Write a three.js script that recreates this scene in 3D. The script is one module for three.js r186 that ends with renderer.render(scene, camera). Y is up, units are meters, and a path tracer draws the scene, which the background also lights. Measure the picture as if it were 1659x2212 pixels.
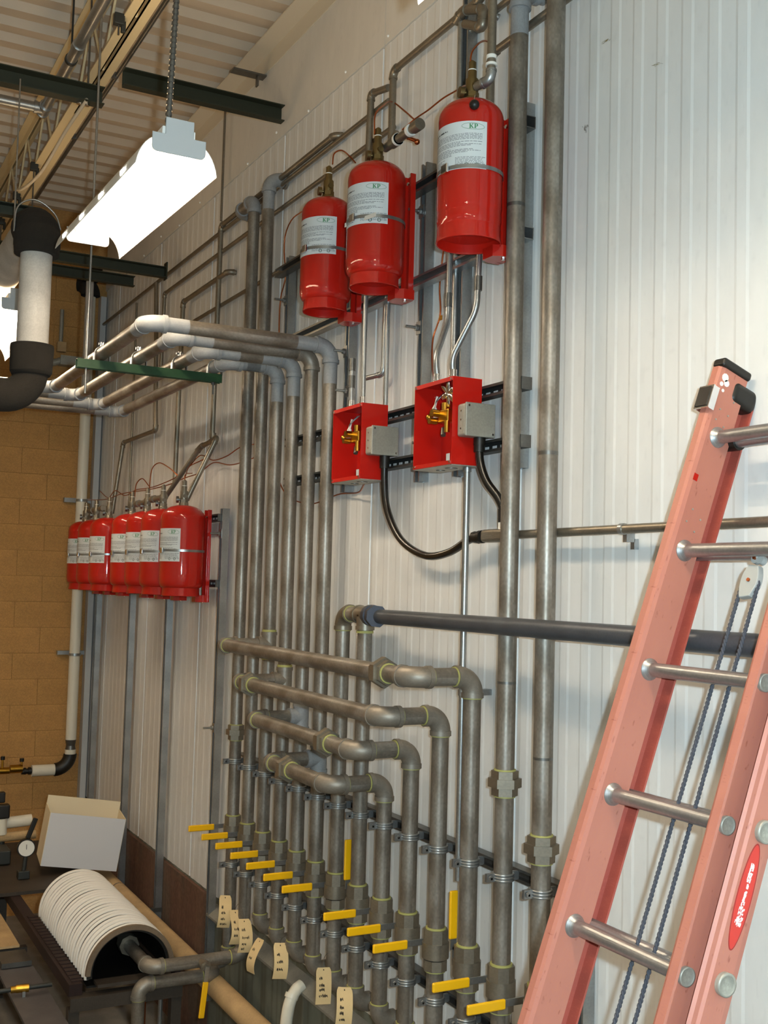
import * as THREE from 'three';
import { mergeGeometries } from 'three/addons/utils/BufferGeometryUtils.js';
import { RoundedBoxGeometry } from 'three/addons/geometries/RoundedBoxGeometry.js';
import { RectAreaLightUniformsLib } from 'three/addons/lights/RectAreaLightUniformsLib.js';

// ---------------------------------------------------------------- camera, lights, exposure
const scene = new THREE.Scene();
scene.background = new THREE.Color(0x000000);
const camera = new THREE.PerspectiveCamera(48.82, 1659 / 2212, 0.02, 60);
camera.position.set(-2.15, 2.6, 0);
camera.up.set(-0.0539, 0.9975, 0.0449);
camera.lookAt(-2.15 + 0.46232, 2.6 + 0.06488, -0.88435);
scene.add(camera);
const renderer = new THREE.WebGLRenderer({ antialias: true });
renderer.toneMapping = THREE.LinearToneMapping;
renderer.toneMappingExposure = 0.93;
renderer.shadowMap.enabled = true;
RectAreaLightUniformsLib.init();
const TUBE_COLOR = new THREE.Color().setRGB(1.0, 0.70, 0.395);   // warm fluorescent tubes
const LAMP_POWER = 64;        // radiance along each tube
const UP_POWER = 7;
const TUBE_GLOW = 20;
// the camera's own flash, just above and to the right of the lens: cool and short-ranged
const flash = new THREE.PointLight(new THREE.Color().setRGB(0.66, 0.88, 1.0), 29, 0, 2);
flash.position.set(-2.06, 2.66, 0.03);
flash.castShadow = true;
flash.shadow.radius = 1;
scene.add(flash);

// ---------------------------------------------------------------- helpers
let seed = 20081117;
const rnd = () => { seed = (seed * 1664525 + 1013904223) >>> 0; return seed / 4294967296; };
const rr = (a, b) => a + (b - a) * rnd();
const V = (a, b, c) => a?.isVector3 ? a.clone() : Array.isArray(a) ? new THREE.Vector3(a[0], a[1], a[2]) : new THREE.Vector3(a, b, c);
const used = new Map();
function numbered(n) { const k = (used.get(n) ?? -1) + 1; used.set(n, k); return k ? n + '_' + String(k).padStart(3, '0') : n; }
function shade(m) { m.castShadow = true; m.receiveShadow = true; return m; }
const flat = (g) => { const h = g.index ? g.toNonIndexed() : g; for (const k of Object.keys(h.attributes)) if (!['position', 'normal', 'uv'].includes(k)) h.deleteAttribute(k); return h; };
function boxUV(g) {          // metric uv from the dominant direction of each face
  const p = g.attributes.position, n = g.attributes.normal, uv = new Float32Array(p.count * 2);
  for (let i = 0; i < p.count; i += 3) {
    let nx = 0, ny = 0, nz = 0;
    for (let k = 0; k < 3; k++) { nx += Math.abs(n.getX(i + k)); ny += Math.abs(n.getY(i + k)); nz += Math.abs(n.getZ(i + k)); }
    for (let k = 0; k < 3; k++) {
      const x = p.getX(i + k), y = p.getY(i + k), z = p.getZ(i + k), q = (i + k) * 2;
      if (nx >= ny && nx >= nz) { uv[q] = z; uv[q + 1] = y; } else if (ny >= nz) { uv[q] = x; uv[q + 1] = z; } else { uv[q] = x; uv[q + 1] = y; }
    }
  }
  g.setAttribute('uv', new THREE.BufferAttribute(uv, 2));
  return g;
}
const fb = (g) => boxUV(flat(g));
function thing(name, label, category, pos = [0, 0, 0], group) {
  const o = new THREE.Group(); o.name = numbered(name); o.position.set(...pos); scene.add(o);
  o.userData = { label, category }; if (group) o.userData.group = group;
  return o;
}
function rootOf(o) { while (o.parent && o.parent !== scene) o = o.parent; return o; }
// geometry is given in world metres; the mesh is stored relative to its thing
function part(name, parent, geoms, mat, label) {
  const list = (Array.isArray(geoms) ? geoms : [geoms]).map(flat);
  const g = list.length > 1 ? mergeGeometries(list, false) : list[0].clone();
  const p = rootOf(parent).position; g.translate(-p.x, -p.y, -p.z);
  const m = shade(new THREE.Mesh(g, mat)); m.name = name; parent.add(m);
  if (label) m.userData.label = label;
  return m;
}
function parts(name, parent, geoms, mat) { return geoms.map((g) => part(name, parent, g, mat)); }
function single(name, label, category, geoms, mat, group, kind) {
  const list = (Array.isArray(geoms) ? geoms : [geoms]).map(flat);
  const g = list.length > 1 ? mergeGeometries(list, false) : list[0];
  const m = shade(new THREE.Mesh(g, mat)); m.name = numbered(name); scene.add(m);
  m.userData = { label, category }; if (group) m.userData.group = group; if (kind) m.userData.kind = kind;
  return m;
}
function struct(name, geoms, mat) {
  const list = (Array.isArray(geoms) ? geoms : [geoms]).map(flat);
  const m = shade(new THREE.Mesh(list.length > 1 ? mergeGeometries(list, false) : list[0], mat));
  m.name = name; m.userData = { kind: 'structure' }; scene.add(m); return m;
}
function copyOf(src, pos, label) {
  const c = src.clone(); c.name = numbered(src.name.replace(/_\d{3}$/, '')); c.position.set(...pos);
  c.userData = { ...src.userData }; if (label) c.userData.label = label; scene.add(c); return c;
}
const UPV = new THREE.Vector3(0, 1, 0);
function cyl(a, b, r0, r1 = r0, n = 18, open = false) {
  a = V(a); b = V(b); const d = b.clone().sub(a), L = d.length();
  const g = new THREE.CylinderGeometry(r1, r0, L, n, 1, open);
  const uv = g.attributes.uv; for (let i = 0; i < uv.count; i++) uv.setXY(i, uv.getX(i) * 6.283 * r0, uv.getY(i) * L + a.x * 1.7 + a.z * 2.3);
  g.applyQuaternion(new THREE.Quaternion().setFromUnitVectors(UPV, d.normalize()));
  const c = a.clone().add(b).multiplyScalar(0.5); g.translate(c.x, c.y, c.z);
  return flat(g);
}
function ring(a, dir, r, h, n = 18) { const d = V(dir).normalize().multiplyScalar(h / 2); return cyl(V(a).sub(d), V(a).add(d), r, r, n); }
function hexNut(a, dir, r, h, turn = 0) { const g = ring(a, dir, r, h, 6); return fb(faceted(g)); }
function faceted(g) { g = flat(g); g.computeVertexNormals(); return g; }
function box(cx, cy, cz, sx, sy, sz, r = 0) {
  const g = r ? new RoundedBoxGeometry(sx, sy, sz, 2, r) : new THREE.BoxGeometry(sx, sy, sz);
  g.translate(cx, cy, cz); return fb(g);
}
function boxBetween(lo, hi, r = 0) { return box((lo[0] + hi[0]) / 2, (lo[1] + hi[1]) / 2, (lo[2] + hi[2]) / 2, Math.abs(hi[0] - lo[0]), Math.abs(hi[1] - lo[1]), Math.abs(hi[2] - lo[2]), r); }
class Poly extends THREE.Curve { constructor(f) { super(); this.f = f; } getPoint(t, o = new THREE.Vector3()) { return o.copy(this.f(t)); } }
function tubeUV(g, r, L) { const uv = g.attributes.uv; for (let i = 0; i < uv.count; i++) uv.setXY(i, uv.getY(i) * 6.283 * r, uv.getX(i) * L); return flat(g); }
function arcBend(c, din, dout, R, r, seg = 10, n = 18) {   // quarter bend round corner c
  din = V(din).normalize(); dout = V(dout).normalize();
  const cen = V(c).addScaledVector(din, -R).addScaledVector(dout, R);
  const f = (t) => { const a = t * Math.PI / 2; return cen.clone().addScaledVector(dout, -R * Math.cos(a)).addScaledVector(din, R * Math.sin(a)); };
  return tubeUV(new THREE.TubeGeometry(new Poly(f), seg, r, n, false), r, R * 1.57);
}
function wire(pts, r, seg = 60, n = 8, closed = false) {
  const cv = new THREE.CatmullRomCurve3(pts.map((p) => V(p)), closed, 'centripetal');
  return tubeUV(new THREE.TubeGeometry(cv, seg, r, n, closed), r, cv.getLength());
}
function ball(c, r, n = 16) { const g = new THREE.SphereGeometry(r, n, Math.max(8, n * 0.6 | 0)); g.translate(...(Array.isArray(c) ? c : [c.x, c.y, c.z])); return flat(g); }
function lathe(pts, c, n = 40) { const g = new THREE.LatheGeometry(pts.map((p) => new THREE.Vector2(Math.max(p[0], 1e-4), p[1])), n); g.translate(...c); return flat(g); }
function extr(poly, depth, bevel = 0) {  // polygon in xy, extruded along +z
  const s = new THREE.Shape(poly.map((p) => new THREE.Vector2(p[0], p[1])));
  const g = new THREE.ExtrudeGeometry(s, { depth, bevelEnabled: bevel > 0, bevelSize: bevel, bevelThickness: bevel, bevelSegments: 2, curveSegments: 10 });
  return flat(g);
}
function rotY(g, a) { g.rotateY(a); return g; }
// a C-shaped strut between a and b; 'back' is the direction of its closed back, 'side' lies across it
function strutGeo(a, b, back, w = 0.041, d = 0.041) {
  const A = V(a), L = V(b).sub(A).length(), ax = V(b).sub(A).normalize(), bk = V(back).normalize(), sd = new THREE.Vector3().crossVectors(ax, bk);
  const h = w / 2, t = 0.0028, l = 0.009;
  const pts = [[-h, 0], [h, 0], [h, d], [h - l, d], [h - l, d - 0.006], [h - l + t, d - 0.006], [h - l + t, d - t], [h - t, d - t], [h - t, t], [-h + t, t], [-h + t, d - t], [-h + l - t, d - t], [-h + l - t, d - 0.006], [-h + l, d - 0.006], [-h + l, d], [-h, d]];
  const g = extr(pts, L);
  const m = new THREE.Matrix4().makeBasis(sd, bk.clone().negate(), ax).setPosition(A);
  g.applyMatrix4(m); if (m.determinant() < 0) flipFaces(g);
  return fb(g);
}
function flipFaces(g) { for (const k of ['position', 'normal', 'uv']) { const at = g.attributes[k]; if (!at) continue; const n = at.itemSize, a = at.array; for (let i = 0; i < a.length; i += 3 * n) for (let j = 0; j < n; j++) { const q = a[i + n + j]; a[i + n + j] = a[i + 2 * n + j]; a[i + 2 * n + j] = q; } } return g; }

// ---------------------------------------------------------------- textures and materials
function noiseGrid(n, s) { let q = s >>> 0; const a = new Float32Array(n * n); for (let i = 0; i < n * n; i++) { q = (q * 1664525 + 1013904223) >>> 0; a[i] = q / 4294967296; } return a; }
function fbm(size, cells, oct, s, ax = 1, ay = 1) {     // tiling value noise in 0..1
  const out = new Float32Array(size * size); let amp = 1, tot = 0;
  for (let o = 0; o < oct; o++) {
    const cx = Math.max(1, Math.round(cells * ax)) << o, cy = Math.max(1, Math.round(cells * ay)) << o, m = Math.max(cx, cy), g = noiseGrid(m, s + o * 77);
    for (let y = 0; y < size; y++) {
      const fy = y / size * cy, y0 = fy | 0, ty = fy - y0, sy = ty * ty * (3 - 2 * ty), y1 = (y0 + 1) % cy;
      for (let x = 0; x < size; x++) {
        const fx = x / size * cx, x0 = fx | 0, tx = fx - x0, sx = tx * tx * (3 - 2 * tx), x1 = (x0 + 1) % cx;
        const a = g[y0 * m + x0], b = g[y0 * m + x1], c = g[y1 * m + x0], d = g[y1 * m + x1];
        out[y * size + x] += amp * (a + (b - a) * sx + (c - a) * sy + (a - b - c + d) * sx * sy);
      }
    }
    tot += amp; amp *= 0.5;
  }
  for (let i = 0; i < out.length; i++) out[i] /= tot;
  return out;
}
function texFrom(size, rep, fn, color = true) {
  const d = new Uint8Array(size * size * 4);
  for (let i = 0; i < size * size; i++) { const c = fn(i, i % size, i / size | 0); for (let k = 0; k < 3; k++) d[i * 4 + k] = Math.max(0, Math.min(255, c[k] * 255)); d[i * 4 + 3] = 255; }
  const t = new THREE.DataTexture(d, size, size); t.wrapS = t.wrapT = THREE.RepeatWrapping; t.magFilter = THREE.LinearFilter; t.minFilter = THREE.LinearMipmapLinearFilter; t.generateMipmaps = true;
  t.repeat.set(...(Array.isArray(rep) ? rep : [rep, rep])); if (color) t.colorSpace = THREE.SRGBColorSpace; t.needsUpdate = true; return t;
}
const N1 = fbm(256, 4, 6, 11), N2 = fbm(256, 24, 3, 29), N3 = fbm(256, 90, 1, 41), N4 = fbm(256, 3, 5, 67), STK = fbm(256, 2, 5, 91, 16, 1);
const mix = (a, b, t) => a.map((v, i) => v + (b[i] - v) * t);
const sm = (a, b, x) => { x = Math.max(0, Math.min(1, (x - a) / (b - a))); return x * x * (3 - 2 * x); };
const mat = (o) => new THREE.MeshStandardMaterial(o);
const phys = (o) => new THREE.MeshPhysicalMaterial(o);
const wallTex = texFrom(256, [0.9, 0.35], (i) => { const v = 0.965 + 0.035 * N2[i]; const s = sm(0.7, 0.86, N1[i]) * 0.035, k = sm(0.8, 0.95, N3[i]) * 0.02; return [v - s - k, v - s * 1.1 - k, v - s * 1.5 - k]; });
const pipeTex = texFrom(256, [2.2, 1.6], (i) => { const a = sm(0.36, 0.66, N1[i]); let c = mix([0.57, 0.545, 0.51], [0.71, 0.70, 0.68], a); const d = sm(0.60, 0.78, N4[i]) * 0.5; c = mix(c, [0.46, 0.40, 0.34], d); const g = 0.94 + 0.12 * (N3[i] - 0.5); return c.map((v) => v * g); });
const pipeRough = texFrom(256, [2.2, 1.6], (i) => { const v = 0.36 + 0.3 * sm(0.35, 0.75, N4[i]) + 0.12 * N2[i]; return [v, v, v]; }, false);
const grayTex = texFrom(256, 2.5, (i) => { const v = 0.9 + 0.2 * (N1[i] - 0.5) + 0.06 * (N3[i] - 0.5); return [v, v, v]; });
const cmuTex = texFrom(256, 2, (i) => { const v = 0.93 + 0.14 * (N1[i] - 0.5) + 0.12 * (N3[i] - 0.5); return [v, v * (0.99 + 0.02 * N4[i]), v]; });
const rustTex = texFrom(256, [1.1, 0.8], (i) => { const a = sm(0.35, 0.65, N1[i]), s = sm(0.4, 0.7, STK[i]); return mix(mix([0.40, 0.28, 0.22], [0.34, 0.28, 0.23], a), [0.46, 0.34, 0.26], s * 0.5).map((v) => v * (0.9 + 0.2 * N3[i])); });
const panelGrayTex = texFrom(256, [1.0, 0.7], (i) => { const s = sm(0.35, 0.7, STK[i]); return mix([0.44, 0.45, 0.40], [0.37, 0.36, 0.30], s).map((v) => v * (0.92 + 0.16 * N2[i])); });
const ladderTex = texFrom(256, [6, 2.2], (i) => { let c = mix([0.90, 0.63, 0.56], [0.86, 0.58, 0.52], N1[i]); c = mix(c, [0.9, 0.62, 0.52], sm(0.62, 0.9, N3[i]) * 0.55); c = mix(c, [0.55, 0.25, 0.2], sm(0.75, 0.95, N2[i]) * 0.5); return c; });
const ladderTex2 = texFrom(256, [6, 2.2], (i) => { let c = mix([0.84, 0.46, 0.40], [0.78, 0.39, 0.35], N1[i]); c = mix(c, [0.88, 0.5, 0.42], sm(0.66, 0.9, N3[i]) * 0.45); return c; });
const deckTex = texFrom(256, [0.5, 0.9], (i) => { const v = 0.93 + 0.16 * (N1[i] - 0.5); return [v, v * 0.985, v * 0.96]; });
const fineBump = texFrom(256, 14, (i) => [N3[i], N3[i], N3[i]], false);
const M = {
  wall: mat({ color: new THREE.Color(0.78, 0.775, 0.75), map: wallTex, roughness: 0.42 }),
  band: mat({ color: new THREE.Color(0.74, 0.71, 0.65), map: wallTex, roughness: 0.7 }),
  seam: mat({ color: 0x2d2a26, roughness: 0.9 }),
  cmu: mat({ color: new THREE.Color(0.66, 0.36, 0.115), map: cmuTex, roughness: 0.72, bumpMap: fineBump, bumpScale: 0.0012 }),
  mortar: mat({ color: new THREE.Color(0.58, 0.32, 0.105), roughness: 0.9 }),
  rust: mat({ color: 0xffffff, map: rustTex, roughness: 0.85 }),
  knee: mat({ color: 0xffffff, map: panelGrayTex, roughness: 0.7 }),
  ledge: mat({ color: 0x8d8a80, map: grayTex, roughness: 0.8 }),
  deck: mat({ color: new THREE.Color(0.74, 0.63, 0.50), map: deckTex, roughness: 0.55 }),
  trim: mat({ color: 0xd8cdb8, roughness: 0.55 }),
  joist: mat({ color: 0xe6d2a6, roughness: 0.5 }),
  floor: mat({ color: 0x8a857c, map: grayTex, roughness: 0.7 }),
  room: mat({ color: 0xcabda8, roughness: 0.85 }),
  pipe: mat({ color: 0xe2ddd6, map: pipeTex, roughnessMap: pipeRough, roughness: 1, metalness: 0.55 }),
  fitting: mat({ color: 0x9f978b, map: grayTex, roughness: 0.5, metalness: 0.6 }),
  primer: mat({ color: 0xa3a6a8, map: grayTex, roughness: 0.62, metalness: 0.15 }),
  sealant: mat({ color: 0xaaa763, roughness: 0.6 }),
  valve: mat({ color: 0x9d9484, map: grayTex, roughness: 0.42, metalness: 0.75 }),
  galv: mat({ color: 0xb9bcbc, map: grayTex, roughness: 0.34, metalness: 0.85 }),
  galvDark: mat({ color: 0x7d7c78, map: grayTex, roughness: 0.38, metalness: 0.8 }),
  chrome: mat({ color: 0xe8e8ea, roughness: 0.12, metalness: 1 }),
  steelDark: mat({ color: 0x3a3c3a, roughness: 0.5, metalness: 0.5 }),
  black: mat({ color: 0x15130f, roughness: 0.45 }),
  foam: mat({ color: 0x2e2820, map: grayTex, roughness: 0.9, bumpMap: fineBump, bumpScale: 0.002 }),
  yellow: phys({ color: 0xf2b705, roughness: 0.35, clearcoat: 0.4, clearcoatRoughness: 0.3 }),
  red: phys({ color: new THREE.Color(0.47, 0.008, 0.002), roughness: 0.55, specularIntensity: 0.3, clearcoat: 1, clearcoatRoughness: 0.03 }),
  redBox: phys({ color: new THREE.Color(0.47, 0.008, 0.003), roughness: 0.5, specularIntensity: 0.4, clearcoat: 0.5, clearcoatRoughness: 0.15 }),
  brass: mat({ color: 0xc79a3c, roughness: 0.28, metalness: 1 }),
  bronze: mat({ color: 0x7c6a45, roughness: 0.35, metalness: 0.85 }),
  copper: mat({ color: 0xb8663c, roughness: 0.3, metalness: 0.95 }),
  pvc: mat({ color: 0xe2dccb, roughness: 0.4 }),
  insul: mat({ color: 0xd8d4cc, map: grayTex, roughness: 0.75 }),
  tan: mat({ color: 0xc9a97a, map: grayTex, roughness: 0.75 }),
  ladder: mat({ color: 0xcabcb4, map: ladderTex, roughness: 0.5 }),
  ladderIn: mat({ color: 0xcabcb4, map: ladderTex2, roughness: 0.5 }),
  alu: mat({ color: 0xc3c6c8, map: grayTex, roughness: 0.4, metalness: 0.9 }),
  rope: mat({ color: 0x45474f, roughness: 0.85 }),
  grayPlastic: mat({ color: 0xa4a6a2, roughness: 0.5 }),
  white: mat({ color: 0xece9e0, roughness: 0.6 }),
  cord: mat({ color: 0xe6e1d8, roughness: 0.85 }),
  card: mat({ color: 0xdadadd, roughness: 0.85 }),
  cardIn: mat({ color: 0xe9d9b8, roughness: 0.85 }),
  lampWhite: mat({ color: 0xf2f2ee, roughness: 0.45 }),
  lampGray: mat({ color: 0xb9bcbd, roughness: 0.5 }),
  green: mat({ color: 0x1d4a24, map: grayTex, roughness: 0.5 }),
  beam: mat({ color: 0x2b3024, roughness: 0.55, metalness: 0.2 }),
  gray: mat({ color: 0xb4b2a6, map: grayTex, roughness: 0.45, metalness: 0.35 }),
  navy: mat({ color: 0x5a5f66, map: grayTex, roughness: 0.38, metalness: 0.35 }),
  navyFit: mat({ color: 0x484e5c, map: grayTex, roughness: 0.5, metalness: 0.3 }),
  machine: mat({ color: 0x4a4138, map: grayTex, roughness: 0.6, metalness: 0.3 }),
  machineRust: mat({ color: 0x5c3a2a, map: rustTex, roughness: 0.75 }),
  rim: mat({ color: 0x7d6a55, map: grayTex, roughness: 0.7 }),
  plate: mat({ color: 0x5a5656, map: grayTex, roughness: 0.6 }),
  glow: new THREE.MeshStandardMaterial({ color: 0xffffff, emissive: new THREE.Color().setRGB(1, 0.93, 0.80), emissiveIntensity: TUBE_GLOW, roughness: 0.5 }),
};

// ---------------------------------------------------------------- setting: floor, walls, ceiling
const RX = -8, ZF = -9.1, ZB = 3.2, CEIL = 5.50, KNEE = 0.88, BAND = 4.92;
struct('floor', boxBetween([RX - 0.1, -0.1, ZF - 0.1], [0.1, 0, ZB + 0.1]), M.floor);
struct('wall_left', boxBetween([RX - 0.15, 0, ZF], [RX, CEIL, ZB]), M.room);
struct('wall_back', boxBetween([RX, 0, ZB], [0, CEIL, ZB + 0.15]), M.room);
const wallR = struct('wall_right', boxBetween([0.012, 0, ZF], [0.16, CEIL, ZB]), M.seam);
const sub = (name, parent, geoms, m, kind) => { const o = part(name, parent, geoms, m); if (kind) o.userData.kind = kind; return o; };
{ // ribbed steel wall panels, each its own sheet with a recessed joint between neighbours
  const PW = 1.1025, first = -3.13;
  function panelGeo(z0, z1) {
    const pts = [], pitch = 0.105;
    pts.push([z0 + 0.002, 0.004]);
    for (let z = z0 + 0.02; z < z1 - 0.05; z += pitch) {
      pts.push([z, 0], [z + 0.01, -0.0019], [z + 0.043, -0.0019], [z + 0.053, 0]);
    }
    pts.push([z1 - 0.004, 0], [z1 - 0.002, 0.004], [z1 - 0.002, 0.011], [z0 + 0.002, 0.011]);
    const g = extr(pts.map(([z, x]) => [x, -z]), BAND - KNEE);   // (x, -z) extruded, then stood upright
    g.rotateX(-Math.PI / 2); g.translate(0, KNEE, 0);
    return fb(faceted(g));
  }
  for (let k = -6; k <= 6; k++) {
    const z0 = Math.max(first + k * PW, ZF + 0.01), z1 = Math.min(first + (k + 1) * PW, ZB);
    if (z1 - z0 > 0.1) sub('wall_panel', wallR, panelGeo(z0, z1), M.wall);
  }
  // smooth closure band above the ribbed panels
  for (let z = ZF + 0.01; z < ZB - 0.1; z += 2.44) sub('closure_panel', wallR, boxBetween([-0.006, BAND + 0.004, z + 0.0015], [0.011, CEIL, Math.min(z + 2.4385, ZB)]), M.band);
  const heads = [];
  for (let z = -8.8; z < 1; z += 0.42) heads.push(ball([-0.006, BAND + 0.03 + 0.02 * Math.sin(z * 9), z], 0.007, 8));
  sub('screw', wallR, heads, M.lampWhite, 'stuff');
}
{ // knee wall below the panels: rusty brown towards the far end, bare grey nearer
  const base = struct('baseboard_right', boxBetween([0.0, 0, ZF + 0.01], [0.011, KNEE - 0.001, ZB]), M.knee);
  for (const [z0, z1] of [[-9.05, -7.5], [-7.497, -6.72], [-6.717, -5.99]]) sub('board', base, boxBetween([-0.02, 0, z0], [-0.0005, KNEE - 0.012, z1]), M.rust);
  for (const [z0, z1] of [[-5.98, -4.72], [-4.717, -3.3], [-3.297, -1.5]]) sub('board', base, boxBetween([-0.02, 0, z0], [-0.0005, 0.79, z1]), M.knee);
  const led = fb(extr([[0, 0], [-0.062, 0], [-0.062, 0.012], [0, 0.055]], 4.4)); led.translate(-0.0005, 0.792, -5.95);
  sub('ledge', base, led, M.ledge);
}
const wallF = struct('wall_far', boxBetween([RX, 0, ZF - 0.2], [0.1, CEIL, ZF - 0.008]), M.mortar);
{ // painted concrete blocks, one mesh per block where the camera can see them
  const bw = 0.4, bh = 0.2, shapes = [0.39, 0.195].map((w) => fb(new RoundedBoxGeometry(w + 0.0085, bh - 0.0015, 0.03, 1, 0.0018)));
  let n = 0;
  for (let r = 0; r * bh < CEIL - 0.05; r++) {
    const y = r * bh + bh / 2; if (y < 0.9) continue;
    for (let c = 0; c < 5; c++) {
      const x = -0.2 - c * bw + (r % 2 ? 0.2 : 0);
      const half = x > -0.1; const xx = half ? -0.1 : x;
      const m = shade(new THREE.Mesh(shapes[half ? 1 : 0], M.cmu)); m.name = n++ ? 'block_' + String(n - 1).padStart(3, '0') : 'block';
      m.position.set(xx, y, ZF - 0.015 + rr(-0.0008, 0.0008)); wallF.add(m);
    }
  }
  sub('block_field', wallF, boxBetween([RX, 0, ZF - 0.02], [-2.05, CEIL, ZF]), M.cmu);
  sub('block_field', wallF, boxBetween([-2.05, 0, ZF - 0.02], [0, 0.796, ZF]), M.cmu);
}
const ceiling = struct('ceiling', boxBetween([RX - 0.1, CEIL + 0.05, ZF - 0.1], [0.1, CEIL + 0.15, ZB + 0.1]), M.room);
{ // ribbed steel roof deck, flutes running out from the wall
  const pts = [], P = 0.19;
  for (let z = ZF; z < ZB - P; z += P) pts.push([z, 0], [z + 0.062, 0], [z + 0.084, 0.042], [z + 0.168, 0.042]);
  const end = pts[pts.length - 1][0];
  const poly = [...pts, [end, 0.045], [ZF, 0.045]];
  const g = extr(poly.map(([z, y]) => [-z, y]), -RX - 0.02); g.rotateY(-Math.PI / 2); // x <- -depth, z <- -(-z)
  g.computeBoundingBox();
  const bb = g.boundingBox; g.translate(-0.01 - bb.max.x, CEIL, 0); g.computeBoundingBox();
  g.translate(0, 0, ZF - g.boundingBox.min.z);
  sub('roof_deck', ceiling, fb(faceted(g)), M.deck);
}
struct('trim_1', [boxBetween([-0.012, 5.36, ZF], [-0.0065, 5.46, ZB]), boxBetween([-0.11, 5.455, ZF], [-0.0065, 5.462, ZB])], M.trim);

{ // old smears on the wall high at right
  const smear = (z, y, w, h, tilt, seedN, col) => {
    const sz = 64, d = new Uint8Array(sz * sz * 4), f = fbm(64, 5, 4, seedN);
    for (let i = 0; i < sz * sz; i++) { const u = (i % sz) / sz * 2 - 1, v = (i / sz | 0) / sz * 2 - 1, e = Math.max(0, 1 - u * u) * Math.max(0, 1 - Math.abs(v)); const a = Math.max(0, Math.min(1, (f[i] * 1.5 + e * 0.9 - 1.15) * 2)) * 200 * (e > 0 ? 1 : 0); d[i * 4] = d[i * 4 + 1] = d[i * 4 + 2] = a; d[i * 4 + 3] = 255; }
    const t = new THREE.DataTexture(d, sz, sz); t.magFilter = THREE.LinearFilter; t.needsUpdate = true;
    const g = new THREE.PlaneGeometry(w, h); g.rotateZ(tilt); g.rotateY(-Math.PI / 2); g.translate(-0.0045, y, z);
    sub('stain', wallR, g, mat({ color: col, alphaMap: t, transparent: true, roughness: 0.9 }));
  };
  smear(-2.71, 4.3, 0.075, 0.016, 0.06, 5, 0x8d7a45); smear(-2.47, 4.13, 0.06, 0.014, -0.3, 9, 0x9a9466); smear(-2.80, 4.06, 0.03, 0.05, 0.6, 13, 0x6e6a62); smear(-2.54, 4.36, 0.02, 0.012, 0.5, 21, 0x6e6a62);
}
// ---------------------------------------------------------------- pipes: shared builder
single('camera_flash', 'small glowing flash tube beside the camera, out of the picture', 'flash', ball([-2.06, 2.66, 0.03], 0.01), M.glow);
const _d = (a, b) => V(b).sub(V(a)).normalize();
// pts: corner points; parts: pipe per straight, elbow per corner (with threaded bands)
function pipeRun(o, pts, r, m, opt = {}) {
  const R = opt.R ?? r * 2.1, em = opt.elbow ?? M.fitting, out = [];
  const n = opt.n ?? 20, name = opt.name ?? 'pipe';
  for (let i = 0; i < pts.length - 1; i++) {
    let a = V(pts[i]), b = V(pts[i + 1]); const d = _d(a, b);
    if (i > 0) a.addScaledVector(d, R); if (i < pts.length - 2) b.addScaledVector(d, -R);
    out.push(part(name, o, cyl(a, b, r, r, n), m));
  }
  for (let i = 1; i < pts.length - 1; i++) {
    const c = V(pts[i]), d0 = _d(pts[i - 1], pts[i]), d1 = _d(pts[i], pts[i + 1]);
    const mm = opt.elbows?.[i - 1] ?? em;
    if (opt.bend) { out.push(part(opt.bendName ?? 'bend', o, bendAny(c, d0, d1, R, r, n), m)); continue; }
    const k = 1.16, R2 = R;
    const A = c.clone().addScaledVector(d0, -R2), B = c.clone().addScaledVector(d1, R2);
    const e = part('elbow', o, [bendAny(c, d0, d1, R2, r * k, n), ring(A.clone().addScaledVector(d0, -r * 0.2), d0, r * 1.26, r * 0.55, n), ring(B.clone().addScaledVector(d1, r * 0.2), d1, r * 1.26, r * 0.55, n)], mm);
    if (opt.dope) parts('thread_sealant', e, [ring(A.clone().addScaledVector(d0, -r * 0.53), d0, r * 1.1, r * 0.16, n), ring(B.clone().addScaledVector(d1, r * 0.53), d1, r * 1.1, r * 0.16, n)], M.sealant);
    out.push(e);
    if (opt.primed && mm === M.primer) parts('primer_patch', o, [ring(A.clone().addScaledVector(d0, -r * 1.9), d0, r * 1.012, r * 3.2, n), ring(B.clone().addScaledVector(d1, r * 1.9), d1, r * 1.012, r * 3.2, n)], M.primer);
  }
  return out;
}
function bendAny(c, d0, d1, R, r, n = 18) {   // smooth bend between two directions, trimmed R from the corner
  const A = V(c).addScaledVector(d0, -R), B = V(c).addScaledVector(d1, R);
  const cv = new THREE.QuadraticBezierCurve3(A, V(c), B);
  if (Math.abs(d0.dot(d1)) < 0.02) return arcBend(c, d0, d1, R, r, 10, n);
  return tubeUV(new THREE.TubeGeometry(cv, 10, r, n, false), r, R * 1.6);
}
function union(o, c, dir, r, turn = 0) {   // hexagonal screwed union, three stepped hexagons
  const d = V(dir).normalize(), at = (s) => V(c).addScaledVector(d, s * r);
  const u = part('union', o, [hexNut(at(0), d, r * 1.78, r * 0.95), hexNut(at(0.85), d, r * 1.45, r * 0.8), hexNut(at(-0.9), d, r * 1.4, r * 0.9)], M.valve);
  parts('thread_sealant', u, [ring(at(1.32), d, r * 1.16, r * 0.16), ring(at(-1.42), d, r * 1.16, r * 0.16)], M.sealant);
  return u;
}
function tee(o, c, run, branch, r, m = M.fitting) {
  const d = V(run).normalize(), b = V(branch).normalize(), at = (v, s) => V(c).addScaledVector(v, s * r);
  return part('tee', o, [cyl(at(d, -1.7), at(d, 1.7), r * 1.17), cyl(V(c), at(b, 1.75), r * 1.17), ring(at(d, -1.75), d, r * 1.28, r * 0.5), ring(at(d, 1.75), d, r * 1.28, r * 0.5), ring(at(b, 1.75), b, r * 1.28, r * 0.5)], m);
}

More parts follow.
